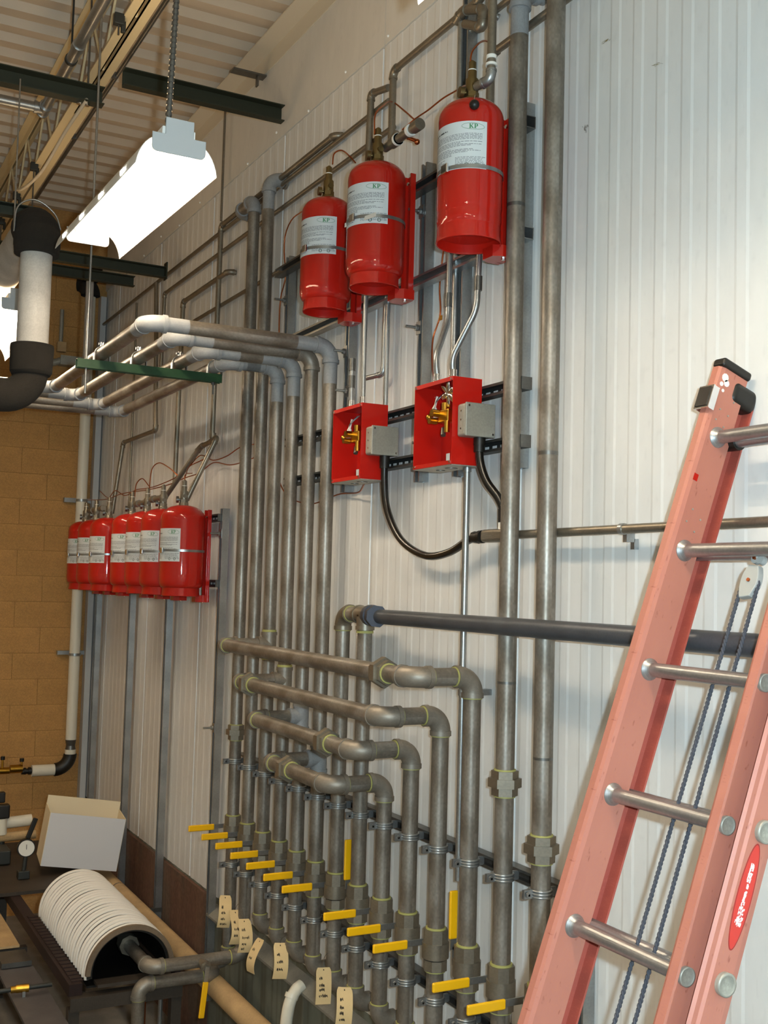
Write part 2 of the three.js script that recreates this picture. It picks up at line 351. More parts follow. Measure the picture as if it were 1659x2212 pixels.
// ---------------------------------------------------------------- roof steel and what hangs from it
function joist(x, label) {
  const o = thing('roof_joist', label, 'joist', [x, 5.1, -3]);
  const z0 = ZF + 0.02, z1 = ZB - 0.02, h = 0.052;
  for (const s of [-1, 1]) {
    part('bottom_chord', o, [boxBetween([x + s * 0.007, 5.075, z0], [x + s * h, 5.081, z1]), boxBetween([x + s * 0.007, 5.075, z0], [x + s * 0.013, 5.125, z1])], M.joist);
    part('top_chord', o, [boxBetween([x + s * 0.007, 5.49, z0], [x + s * 0.055, 5.496, z1]), boxBetween([x + s * 0.007, 5.44, z0], [x + s * 0.013, 5.496, z1])], M.joist);
  }
  let up = false;
  for (let z = z0 + 0.05; z < z1 - 0.3; z += 0.3) { part('web_rod', o, cyl([x, up ? 5.485 : 5.085, z], [x, up ? 5.085 : 5.485, z + 0.3], 0.0068, 0.0068, 8), M.joist); up = !up; }
}
joist(-0.93, 'cream open-web roof joist running along the wall above the lamps');
joist(-2.5, 'cream open-web roof joist farther out, mostly beyond the upper left corner');
{
  const o = thing('sprinkler_pipe', 'shiny steel sprinkler pipe beside the cream joist, ending in a cross fitting', 'pipe', [-1.13, 5.06, -5.95]);
  pipeRun(o, [[-1.1, 5.06, 1.5], [-1.1, 5.06, -6.0]], 0.026, M.galv);
  tee(o, [-1.1, 5.06, -6.0], [0, 0, 1], [-1, 0, 0], 0.026, M.galv);
  pipeRun(o, [[-1.14, 5.06, -6.0], [-3.4, 5.06, -6.0]], 0.026, M.galv);
  part('coupling', o, ring([-1.1, 5.06, -5.2], [0, 0, 1], 0.031, 0.05), M.galv);
  part('hanger', o, [cyl([-1.1, 5.09, -5.35], [-1.1, 5.5, -5.35], 0.005, 0.005, 8), ring([-1.1, 5.06, -5.35], [0, 0, 1], 0.03, 0.022)], M.steelDark);
  part('hanger', o, [cyl([-1.1, 5.09, -3.0], [-1.1, 5.5, -3.0], 0.005, 0.005, 8), ring([-1.1, 5.06, -3.0], [0, 0, 1], 0.03, 0.022)], M.steelDark);
}
{
  const o = thing('conduit', 'thin brown conduit running along the right side of the cream joist', 'conduit', [-0.845, 5.1, -4]);
  pipeRun(o, [[-0.845, 5.1, 1.5], [-0.845, 5.1, -7.6]], 0.011, M.galvDark);
  for (const z of [-4.6, -5.5, -6.4]) part('strap', o, box(-0.862, 5.1, z, 0.03, 0.03, 0.02), M.galvDark);
}
function channel(name, label, x0, x1, y, z, w, h, m = M.beam) {
  const o = thing(name, label, 'beam', [(x0 + x1) / 2, y, z]);
  part('web', o, boxBetween([x0, y - h / 2, z - w / 2], [x1, y + h / 2, z - w / 2 + 0.005]), m);
  for (const s of [-1, 1]) part('flange', o, boxBetween([x0, y + s * h / 2 - (s > 0 ? 0.005 : 0), z - w / 2 + 0.0052], [x1, y + s * h / 2 + (s > 0 ? 0 : 0.005), z + w / 2]), m);
  return o;
}
channel('support_channel', 'dark green channel crossing under the roof deck towards the wall, right of the joist', -0.86, -0.03, 5.01, -5.3, 0.05, 0.085);
{
  const o = channel('support_channel', 'dark channel hung on rods at upper left, in front of the joist', -2.6, -0.945, 4.9, -5.33, 0.06, 0.085);
  for (const x of [-1.02, -1.62]) part('hanger_rod', o, cyl([x, 4.94, -5.33], [x, 5.5, -5.33], 0.005, 0.005, 8), M.galvDark);
  parts('rod_nut', o, [hexNut([-1.02, 4.85, -5.33], [0, 1, 0], 0.012, 0.014), hexNut([-1.06, 4.85, -5.33], [0, 1, 0], 0.012, 0.014)], M.chrome);
}
{
  const o = channel('support_channel', 'dark channel near the far wall, the upper of two ending short of the ribbed wall', -2.4, -0.1, 4.59, -7.08, 0.045, 0.07);
  part('hanger_rod', o, cyl([-1.5, 4.62, -7.08], [-1.5, 5.5, -7.08], 0.005, 0.005, 8), M.galvDark);
  part('end_plate', o, box(-0.098, 4.6, -7.08, 0.008, 0.11, 0.06), M.beam);
}
{
  const o = channel('support_channel', 'dark channel near the far wall, the lower of two ending short of the ribbed wall', -2.4, -0.16, 4.645, -7.62, 0.045, 0.07);
  part('hanger_rod', o, cyl([-1.5, 4.68, -7.62], [-1.5, 5.5, -7.62], 0.005, 0.005, 8), M.galvDark);
}
{ // loop of cable from the channel end down past the joist
  single('cable', 'pale armoured cable sagging below the dark channel and the joist', 'cable', wire([[-1.03, 4.86, -5.3], [-1.04, 4.85, -5.7], [-1.05, 4.82, -6.3], [-1.07, 4.9, -6.9], [-1.05, 5.06, -7.2]], 0.009, 50), M.trim);
}
// junk hangers under the joist
function clampHanger(x, z, y, label) {
  const o = thing('beam_clamp', label, 'clamp', [x, 5.08, z]);
  part('clamp_body', o, [box(x, 5.06, z, 0.045, 0.05, 0.035, 0.004), box(x + 0.02, 5.03, z, 0.02, 0.05, 0.02, 0.003)], M.steelDark);
  part('hanger_rod', o, cyl([x, y, z], [x, 5.05, z], 0.0045, 0.0045, 8), M.galvDark);
}
clampHanger(-0.985, -6.9, 4.35, 'dark beam clamp with rod under the joist, nearest of three above the elbow');
clampHanger(-0.985, -7.5, 4.35, 'dark beam clamp with rod under the joist, middle of three above the elbow');
clampHanger(-0.985, -8.1, 4.35, 'dark beam clamp with rod under the joist, farthest of three above the elbow');
clampHanger(-1.0, -4.85, 4.99, 'dark beam clamp gripping the joist above the lamp, beside the sprinkler pipe');
{ // ceiling-side bits by the wall
  const o = thing('pipe_hook', 'grey bracket tab sticking out below the ledger angle on the wall', 'bracket', [-0.03, 5.3, -5.6]);
  part('tab', o, [boxBetween([-0.2, 5.335, -5.66], [-0.012, 5.345, -5.6]), boxBetween([-0.06, 5.28, -5.64], [-0.052, 5.335, -5.61])], M.galvDark);
}

// ---------------------------------------------------------------- fluorescent lamps
function lampFixture(z0, label, dx = 0, tilt = 0, upK = 1) {   // z0 = near end, 1.2 m long towards the far wall
  const x = -1.122 + dx, L = 1.26, z1 = z0 - L, Y = 0.066, y = 3.93 + Y;
  const o = thing('fluorescent_lamp', label, 'lamp', [x, y, (z0 + z1) / 2]);
  part('housing', o, boxBetween([x - 0.055, 3.945 + Y, z1 + 0.004], [x + 0.055, 4.0 + Y, z0 - 0.004], 0.004), M.lampWhite);
  for (const s of [-1, 1]) {  // curved reflector wings with slots
    const seg = 8, pts = [], back = [];
    for (let i = 0; i <= seg; i++) { const t = i / seg, px = s * (0.052 + 0.083 * Math.sin(t * 1.35)), py = 3.965 + Y - 0.098 * (1 - Math.cos(t * 1.35)) / (1 - Math.cos(1.35)); pts.push([px, py]); back.push([px + s * 0.0016, py + 0.0016]); }
    let poly = [...pts, ...back.reverse()]; if (s < 0) poly = poly.reverse();
    const g = extr(poly, L - 0.02); g.translate(x, 0, z1 + 0.01);
    part('reflector', o, fb(g), M.lampWhite);
  }
  for (const e of [z0, z1]) {
    const sh = new THREE.Shape(); const w = 0.087, h = 0.029, q = 0.018;
    sh.moveTo(-w + q, -h); sh.lineTo(w - q, -h); sh.quadraticCurveTo(w, -h, w, -h + q); sh.lineTo(w, h); sh.lineTo(0.045, h); sh.lineTo(0.045, h + 0.055); sh.lineTo(-0.045, h + 0.055); sh.lineTo(-0.045, h); sh.lineTo(-w, h); sh.lineTo(-w, -h + q); sh.quadraticCurveTo(-w, -h, -w + q, -h);
    const g = new THREE.ExtrudeGeometry(sh, { depth: 0.004, bevelEnabled: true, bevelSize: 0.0015, bevelThickness: 0.0015, bevelSegments: 1 });
    g.translate(x, 3.941 + Y, e === z0 ? e : e - 0.004); part('end_cap', o, fb(g), M.lampGray);
  }
  for (const s of [-1, 1]) part('tube', o, cyl([x + s * 0.042, 3.93 + Y, z1 + 0.02], [x + s * 0.042, 3.93 + Y, z0 - 0.02], 0.017, 0.017, 16), M.glow);
  for (let k = 0; k < 4; k++) part('uplight_slot', o, box(x - 0.1335, 3.885 + Y, z1 + 0.18 + k * 0.30, 0.003, 0.014, 0.05), M.glow);
  const up = new THREE.RectAreaLight(TUBE_COLOR, UP_POWER * upK, 0.22, 1.16);   // what the slotted top lets out
  up.position.set(x, 4.03 + Y, (z0 + z1) / 2); up.lookAt(x, 8, (z0 + z1) / 2); up.castShadow = true; scene.add(up);
  for (const q of [-1, 1]) {   // the light of each tube, thrown down and outwards; the reflector's lips cut it off
    const l = new THREE.RectAreaLight(TUBE_COLOR, LAMP_POWER, 0.034, 1.2), nx = q * 0.62, ny = -0.785;
    l.position.set(x + q * 0.042 + nx * 0.0195, 3.93 + Y + ny * 0.0195, (z0 + z1) / 2);
    l.rotation.set(0, 0, 0); l.up.set(0, 0, 1); l.lookAt(l.position.x + nx, l.position.y + ny, l.position.z); l.castShadow = true; scene.add(l); o.updateMatrixWorld(true); l.updateMatrixWorld(true); o.attach(l);
  }
  o.attach(up); o.rotation.x = tilt;
  return o;
}
{
  const o = lampFixture(-3.455, 'bright two-tube fluorescent lamp hung on an armoured cable, end plate facing us', 0, 0.03, 1.5);
  part('armoured_cable', o, [cyl([-1.155, 4.066, -3.475], [-1.13, 5.49, -3.475], 0.0085, 0.0085, 10), ...Array.from({ length: 75 }, (_, i) => ring([-1.155 + 0.025 * i / 75, 4.09 + i * 0.0186, -3.475], [0, 1, 0], 0.0105, 0.011, 10))], M.galvDark);
}
lampFixture(1.55, 'fluorescent lamp behind the camera in the same row', 0, 0, 0.25);
for (const [z, w] of [[-6.0, 'farthest'], [-3.3, 'second farthest'], [-0.6, 'third farthest'], [2.0, 'nearest']]) lampFixture(z, `${w} fluorescent lamp of the next row over the shop floor`, -3.1);
lampFixture(-6.04, 'bright fluorescent lamp partly hidden behind the white vertical pipe', -0.05);
lampFixture(-0.955, 'fluorescent lamp of which one white corner shows at the top edge', 0.045, 0, 0.25);

// ---------------------------------------------------------------- the row of fourteen steel risers on the wall
const PX = -0.1, PR = 0.0302, ZR = (i) => -2.837 - 0.2036 * (i - 1);   // riser 1 stands nearest
const MX = -0.335, VALVE_Y = 1.345;
function ballValve(o, x, y, z, r, open) {
  const v = part('ball_valve', o, [fb(faceted(ring([x, y + 0.048, z], [0, 1, 0], r * 1.46, 0.046, 8))), ring([x, y, z], [0, 1, 0], r * 1.56, 0.052), ring([x, y - 0.022, z], [0, 1, 0], r * 1.46, 0.012), fb(faceted(ring([x, y - 0.05, z], [0, 1, 0], r * 1.4, 0.036, 8))), cyl([x, y + 0.004, z - 0.02], [x, y + 0.004, z - 0.066], 0.013, 0.011)], M.valve);
  parts('thread_sealant', v, [ring([x, y + 0.0735, z], [0, 1, 0], r * 1.18, 0.007), ring([x, y - 0.0705, z], [0, 1, 0], r * 1.18, 0.006)], M.sealant);
  const zz = z - 0.068;
  if (open) {
    part('lever', v, [box(x - 0.004, y + 0.02, zz, 0.022, 0.06, 0.004), box(x - 0.012, y + 0.07, zz, 0.022, 0.06, 0.004)], M.galv);
    part('lever_grip', v, new RoundedBoxGeometry(0.031, 0.16, 0.012, 3, 0.0055).translate(x - 0.014, y + 0.155, zz), M.yellow);
  } else {
    part('lever', v, box(x - 0.036, y + 0.008, zz, 0.085, 0.021, 0.004), M.galv);
    part('lever_grip', v, new RoundedBoxGeometry(0.136, 0.031, 0.012, 3, 0.0055).translate(x - 0.142, y + 0.006, zz), M.yellow);
  }
  return v;
}
function riser(i, label, top, opt = {}) {
  const z = ZR(i), o = thing('steel_pipe', label, 'pipe', [PX, VALVE_Y, z]);
  const lo = opt.low ?? 0.96;
  // below the valve
  pipeRun(o, opt.lowPts ?? [[PX, VALVE_Y - 0.07, z], [PX, lo, z], [-0.018, lo, z]], PR, M.pipe, { elbow: M.fitting, dope: true, R: 0.052 });
  ballValve(o, PX, VALVE_Y, z, PR, opt.open);
  top(o, z);
  return o;
}
const upTo = (pts, opt = {}) => (o, z) => pipeRun(o, [[PX, VALVE_Y + 0.07, z], ...pts(z)], PR, M.pipe, { elbow: M.fitting, dope: true, R: 0.055, ...opt });
riser(1, 'rightmost tall steel riser, its hexagonal union beside the ladder', (o, z) => {
  pipeRun(o, [[PX, VALVE_Y + 0.07, z], [PX, 1.786, z]], PR, M.pipe); pipeRun(o, [[PX, 1.858, z], [PX, 5.49, z]], PR, M.pipe);
  union(o, [PX, 1.821, z], [0, 1, 0], PR);
  parts('pipe_joint', o, [ring([PX, 3.02, z], [0, 1, 0], PR * 1.02, 0.012), ring([PX, 2.09, z], [0, 1, 0], PR * 1.015, 0.008)], M.galvDark);
});
riser(2, 'second riser from the right, turning into the wall at the top, union halfway', (o, z) => {
  pipeRun(o, [[PX, VALVE_Y + 0.07, z], [PX, 1.949, z]], PR, M.pipe);
  pipeRun(o, [[PX, 2.021, z], [PX, 4.60, z], [-0.006, 4.60, z]], PR, M.pipe, { elbow: M.primer, primed: true, R: 0.06 });
  union(o, [PX, 1.984, z], [0, 1, 0], PR);
  parts('pipe_joint', o, [ring([PX, 3.86, z], [0, 1, 0], PR * 1.02, 0.012), ring([PX, 2.3, z], [0, 1, 0], PR * 1.015, 0.008)], M.galvDark);
});
// loops 3-6 leave the wall, run along it and return to risers 12, 11, 10, 9
const LOOP = [
  [3, 12, 2.302, 'steel riser whose loop is the topmost of the four crossing the front', -3.445],
  [4, 11, 2.150, 'steel riser whose loop is the second from the top of four', -4.701],
  [5, 10, 2.006, 'steel riser whose loop is the third from the top of four', -3.889],
  [6, 9, 1.852, 'steel riser whose loop is the lowest and shortest of four', -4.246],
];
for (const [i, j, y, label, zu] of LOOP) riser(i, label, (o, z) => {
  const opt = { elbow: M.fitting, dope: true, R: 0.056 };
  pipeRun(o, [[PX, VALVE_Y + 0.07, z], [PX, y, z], [MX, y, z], [MX, y, zu + 0.04]], PR, M.pipe, opt);
  pipeRun(o, [[MX, y, zu - 0.04], [MX, y, ZR(j)], [PX - 0.055, y, ZR(j)]], PR, M.pipe, opt);
  union(o, [MX, y, zu], [0, 0, 1], PR);
}, { open: i === 3 });
riser(7, 'steel riser with an upright yellow lever, joined at the top to the dark grey header', (o, z) => {
  pipeRun(o, [[PX, VALVE_Y + 0.07, z], [PX, 2.44, z]], PR, M.pipe);
  tee(o, [PX, 2.48, z], [0, 0, 1], [0, -1, 0], PR, M.valve);
  part('thread_sealant', o, ring([PX, 2.412, z], [0, 1, 0], PR * 1.14, 0.01), M.sealant);
}, { open: true });
riser(8, 'steel riser left of the header tee, ending in an elbow at chest height', (o, z) => {
  pipeRun(o, [[PX, VALVE_Y + 0.07, z], [PX, 2.48, z], [PX, 2.48, ZR(7) - 0.055]], PR, M.pipe, { elbow: M.valve, dope: true, R: 0.055 });
});
const OVER = { 9: [-0.92, -6.34], 10: [-0.745, -6.53], 11: [-0.547, -6.80], 12: [-0.368, -7.02] };
const OW = {
  9: 'steel riser that becomes the longest, topmost of four overhead pipes',
  10: 'steel riser that becomes the second longest of four overhead pipes',
  11: 'steel riser that becomes the third longest of four overhead pipes',
  12: 'steel riser that becomes the shortest of four overhead pipes',
};
const primedAt = { 9: [1, 1], 10: [0, 1], 11: [1, 1], 12: [1, 1] };
for (const i of [9, 10, 11, 12]) riser(i, OW[i], (o, z) => {
  const ty = LOOP.find((l) => l[1] === i)[2], [cx, ez] = OVER[i], oy = 3.642;
  pipeRun(o, [[PX, VALVE_Y + 0.07, z], [PX, ty - 0.05, z]], PR, M.pipe);
  tee(o, [PX, ty, z], [0, 1, 0], [-1, 0, 0], PR, i < 11 ? M.primer : M.fitting);
  parts('thread_sealant', o, [ring([PX, ty + 0.066, z], [0, 1, 0], PR * 1.14, 0.01), ring([PX, ty - 0.066, z], [0, 1, 0], PR * 1.14, 0.01)], M.sealant);
  const els = primedAt[i].map((p) => p ? M.primer : M.fitting);
  pipeRun(o, [[PX, ty + 0.05, z], [PX, oy, z], [cx, oy, z], [cx, oy, ez], [-3.2, oy, ez]], PR, M.pipe, { elbows: [els[0], els[1], M.primer], primed: true, R: 0.062 });
}, i === 12 ? { low: 0.97 } : {});
// 13 and 14 feed the burner below and go through the wall above
riser(13, 'steel riser entering the wall at the top, its foot bending into the ribbed drum', (o, z) => {
  pipeRun(o, [[PX, VALVE_Y + 0.07, z], [PX, 4.655, z], [-0.006, 4.655, z]], PR, M.pipe, { elbow: M.primer, primed: true, R: 0.06 });
  part('wall_collar', o, ring([-0.012, 4.655, z], [1, 0, 0], PR * 1.35, 0.012), M.fitting);
}, { lowPts: [[PX, VALVE_Y - 0.07, ZR(13)], [PX, 0.784, ZR(13)], [-0.565, 0.784, ZR(13)], [-0.565, 0.784, -5.72]] });
riser(14, 'leftmost steel riser, with a union above its valve and paired elbows at the top', (o, z) => {
  pipeRun(o, [[PX, VALVE_Y + 0.07, z], [PX, 1.80, z]], PR, M.pipe);
  pipeRun(o, [[PX, 1.87, z], [PX, 4.60, z], [PX, 4.60, z - 0.24], [-0.006, 4.60, z - 0.24]], PR, M.pipe, { elbow: M.primer, primed: false, R: 0.055 });
  union(o, [PX, 1.835, z], [0, 1, 0], PR * 0.95);
}, { lowPts: [[PX, VALVE_Y - 0.07, ZR(14)], [PX, 0.7, ZR(14)], [-0.225, 0.7, ZR(14)], [-0.225, 0.7, -5.315], [-0.601, 0.7, -5.315], [-0.601, 0.02, -5.315]] });
{ // drip valve under the feed pipe, lever hanging down
  const o = thing('drain_valve', 'small valve under the burner feed pipe with its yellow lever hanging down', 'valve', [-0.32, 0.75, -5.2]);
  part('valve_body', o, [cyl([-0.318, 0.784, -5.27], [-0.318, 0.784, -5.18], 0.018), ring([-0.318, 0.784, -5.205], [0, 0, 1], 0.026, 0.03, 6)], M.valve);
  const lg = (y0, y1, w, t, r) => new RoundedBoxGeometry(w, y0 - y1, t, 3, r).translate(0, (y0 + y1) / 2, 0).rotateZ(-0.1).translate(-0.316, 0.79, -5.172);
  part('lever', o, lg(0.0, -0.075, 0.02, 0.005, 0.002), M.galv);
  part('lever_grip', o, lg(-0.07, -0.235, 0.028, 0.012, 0.005), M.yellow);
}
{ // dark grey header leaving the tee towards us
  const o = thing('header_pipe', 'dark blue-grey header pipe crossing level in front of the right-hand risers', 'pipe', [-0.17, 2.48, -2.5]);
  const z = ZR(7);
  part('nipple', o, cyl([PX, 2.48, z + 0.05], [-0.125, 2.479, z + 0.14], PR * 0.8), M.navyFit);
  parts('reducer', o, [ring([-0.11, 2.48, z + 0.075], [-0.26, 0, 1], PR * 1.4, 0.05), ring([-0.135, 2.48, z + 0.16], [-0.3, 0, 1], PR * 1.45, 0.05, 8)], M.navyFit);
  part('pipe', o, cyl([-0.128, 2.479, z + 0.15], [-0.19, 2.487, -0.7], PR * 0.94), M.navy);
}

// strut rails that carry the risers, with a two-piece clamp on each pipe
function clampGeo(x, y, z) {
  const d = new THREE.Vector3(0, 1, 0), band = [];
  for (const s of [-0.009, 0, 0.009]) { const t = new THREE.TorusGeometry(PR + 0.003, 0.0038, 6, 22); t.rotateX(Math.PI / 2); t.translate(x, y + s, z); band.push(t); }
  return [...band, ring([x, y, z], d, PR + 0.0035, 0.026), box(x - PR - 0.017, y, z - 0.004, 0.034, 0.026, 0.004), box(x - PR - 0.017, y, z + 0.004, 0.034, 0.026, 0.004), box(x + PR + 0.012, y, z, 0.03, 0.028, 0.012)];
}
for (const [y, label] of [[1.69, 'upper galvanised strut clamping the row of risers above their valves'], [1.175, 'lower galvanised strut clamping the row of risers below their valves']]) {
  const o = thing('strut_rail', label, 'strut', [-0.045, y, -4.1]);
  part('channel', o, strutGeo([-0.006, y, -5.62], [-0.006, y, -2.69], [1, 0, 0]), M.galvDark);
  for (let i = 1; i <= 14; i++) {
    const c = part('pipe_clamp', o, clampGeo(PX, y, ZR(i)), M.galv);
    part('bolt', c, [cyl([PX - PR - 0.022, y, ZR(i) - 0.016], [PX - PR - 0.022, y, ZR(i) + 0.016], 0.004, 0.004, 8), hexNut([PX - PR - 0.022, y, ZR(i) + 0.012], [0, 0, 1], 0.009, 0.008)], M.galv);
  }
}
// paper tags hanging from the feet of the risers
function tagTex(seedNo, lines) {
  const c = document.createElement('canvas'); c.width = 128; c.height = 256; const g = c.getContext('2d');
  g.fillStyle = '#d8bd8c'; g.fillRect(0, 0, 128, 256);
  let q = seedNo * 7919; const r = () => { q = (q * 1103515245 + 12345) & 0x7fffffff; return q / 0x7fffffff; };
  for (let i = 0; i < 500; i++) { g.fillStyle = `rgba(120,90,50,${0.03 + 0.05 * r()})`; g.fillRect(r() * 128, r() * 256, 2, 3); }
  g.fillStyle = '#241c14'; g.beginPath(); g.arc(64, 16, 5, 0, 7); g.fill();
  g.strokeStyle = '#2a221a'; g.lineWidth = 4.5; g.lineCap = 'round'; g.lineJoin = 'round';
  for (const [y, n] of lines) {   // quick pen strokes, too small in the photograph to read
    let x = 28; g.beginPath(); g.moveTo(x, y);
    for (let k = 0; k < n; k++) { const dx = 6 + r() * 5; g.lineTo(x + dx * 0.3, y - 8 - r() * 10); g.lineTo(x + dx * 0.7, y + 6 * r()); if (r() < 0.35) { g.stroke(); g.beginPath(); g.moveTo(x + dx + 3, y - 4); x += 4; } x += dx; }
    g.stroke();
  }
  const t = new THREE.CanvasTexture(c); t.colorSpace = THREE.SRGBColorSpace; return t;
}
const TAGS = [
  // x, y(top), z, yaw, curl, lines, label
  [-0.135, 0.99, -5.5, 0.5, 0.055, [[90, 2], [130, 4], [180, 4], [226, 6]], 'curled tan paper tag on the leftmost riser, the farthest of the tags'],
  [-0.135, 0.955, -5.36, 0.3, 0.075, [[80, 2], [130, 4], [180, 4]], 'strongly curled tan paper tag between two others on the left risers'],
  [-0.14, 0.95, -5.22, 0.3, 0.05, [[80, 3], [135, 6], [185, 4], [226, 3]], 'tan paper tag hanging just above the bend of the burner feed pipe'],
  [-0.14, 0.92, -4.995, 1.35, 0.05, [[80, 3], [140, 4]], 'tan paper tag seen almost edge-on between two risers'],
  [-0.15, 0.975, -4.745, 0.4, 0.04, [[80, 3], [130, 5], [185, 6]], 'tan paper tag alone in front of the tenth riser'],
  [-0.165, 1.02, -4.255, 0.28, 0.008, [[78, 3], [126, 5], [158, 5], [200, 7]], 'flat pale paper tag with four dark handwritten lines'],
  [-0.165, 1.005, -4.06, 0.55, 0.03, [[76, 3], [124, 4], [162, 4], [204, 5]], 'slightly twisted tan paper tag nearest to us, right of the flat one'],
];
TAGS.forEach(([x, y0, z0, yaw, curl, lines, label], k) => {
  const y = y0 + 0.05, z = z0 + 0.04, zn = ZR(Math.round((-2.837 - z) / 0.2036) + 1);
  const W = 0.062, H = 0.142, g = new THREE.PlaneGeometry(W, H, 4, 14), p = g.attributes.position;
  const th = new THREE.BoxGeometry(W, H, 0.0012, 4, 14, 1), q = th.attributes.position;
  for (const a of [q]) for (let i = 0; i < a.count; i++) { const yy = a.getY(i), t = 0.5 - yy / H; let X = a.getX(i); if (t < 0.09) X *= 0.78 + 0.22 * t / 0.09; a.setX(i, X + curl * 0.2 * Math.sin(t * 3)); a.setZ(i, a.getZ(i) + curl * Math.sin(t * 2.6) + curl * 0.5 * t * t); a.setY(i, yy - H / 2 - 0.012); }
  th.computeVertexNormals(); g.dispose();
  th.rotateY(-yaw); th.translate(x, y, z);
  const o = thing('paper_tag', label, 'tag', [x, y, z]);
  part('card', o, th, mat({ color: 0xffffff, map: tagTex(k + 3, lines), roughness: 0.85 }));
  part('tie_wire', o, wire([[x, y - 0.014, z], [x + 0.006, y + 0.012, (z * 2 + zn) / 3], [PX - PR + 0.003, y + 0.03, zn]], 0.0012, 12, 5), M.galvDark);
});

// ---------------------------------------------------------------- red suppression cylinders
function labelTex(fine) {
  const c = document.createElement('canvas'); c.width = 512; c.height = 256; const g = c.getContext('2d');
  g.fillStyle = '#d6dbdb'; g.fillRect(0, 0, 512, 256);
  let q = 99; const r = () => { q = (q * 1103515245 + 12345) & 0x7fffffff; return q / 0x7fffffff; };
  g.fillStyle = '#2f7d4c'; g.font = 'bold 34px serif'; g.fillText('KP', 418, 40);
  g.strokeStyle = '#6b8f7a'; g.lineWidth = 2; g.beginPath(); g.ellipse(440, 28, 58, 17, 0.05, 0, 7); g.stroke();
  const word = (x, y, w, h) => { g.fillRect(x, y, w, h); };
  g.fillStyle = '#3b3f44';
  for (const [y, x1, h] of [[20, 190, 9], [36, 300, 8], [50, 220, 7]]) for (let x = 16; x < x1;) { const w = 8 + r() * 26; word(x, y, Math.min(w, x1 - x), h * (0.7 + 0.3 * r())); x += w + 6; }
  g.fillStyle = '#7c8186';
  for (let y = 66; y < 236; y += 7) {
    if (y > 96 && y < 102 || y > 134 && y < 141 || y > 180 && y < 188) continue;
    const x1 = y < 110 ? 488 : y < 180 ? 300 + r() * 190 : 260 + r() * 40;
    for (let x = 16; x < x1;) { const w = 5 + r() * 20; g.fillRect(x, y, Math.min(w, x1 - x), 3.2); x += w + 4; }
    if (y > 180) for (let x = 350; x < 490;) { const w = 5 + r() * 16; g.fillRect(x, y, w, 3); x += w + 4; }
  }
  g.strokeStyle = '#5d6a62'; g.lineWidth = 4; for (const x of [410, 462]) { g.beginPath(); g.arc(x, 236, 9, 0, 7); g.stroke(); }
  const t = new THREE.CanvasTexture(c); t.colorSpace = THREE.SRGBColorSpace; return t;
}
const labelMat = mat({ color: 0xffffff, map: labelTex(), roughness: 0.35 });
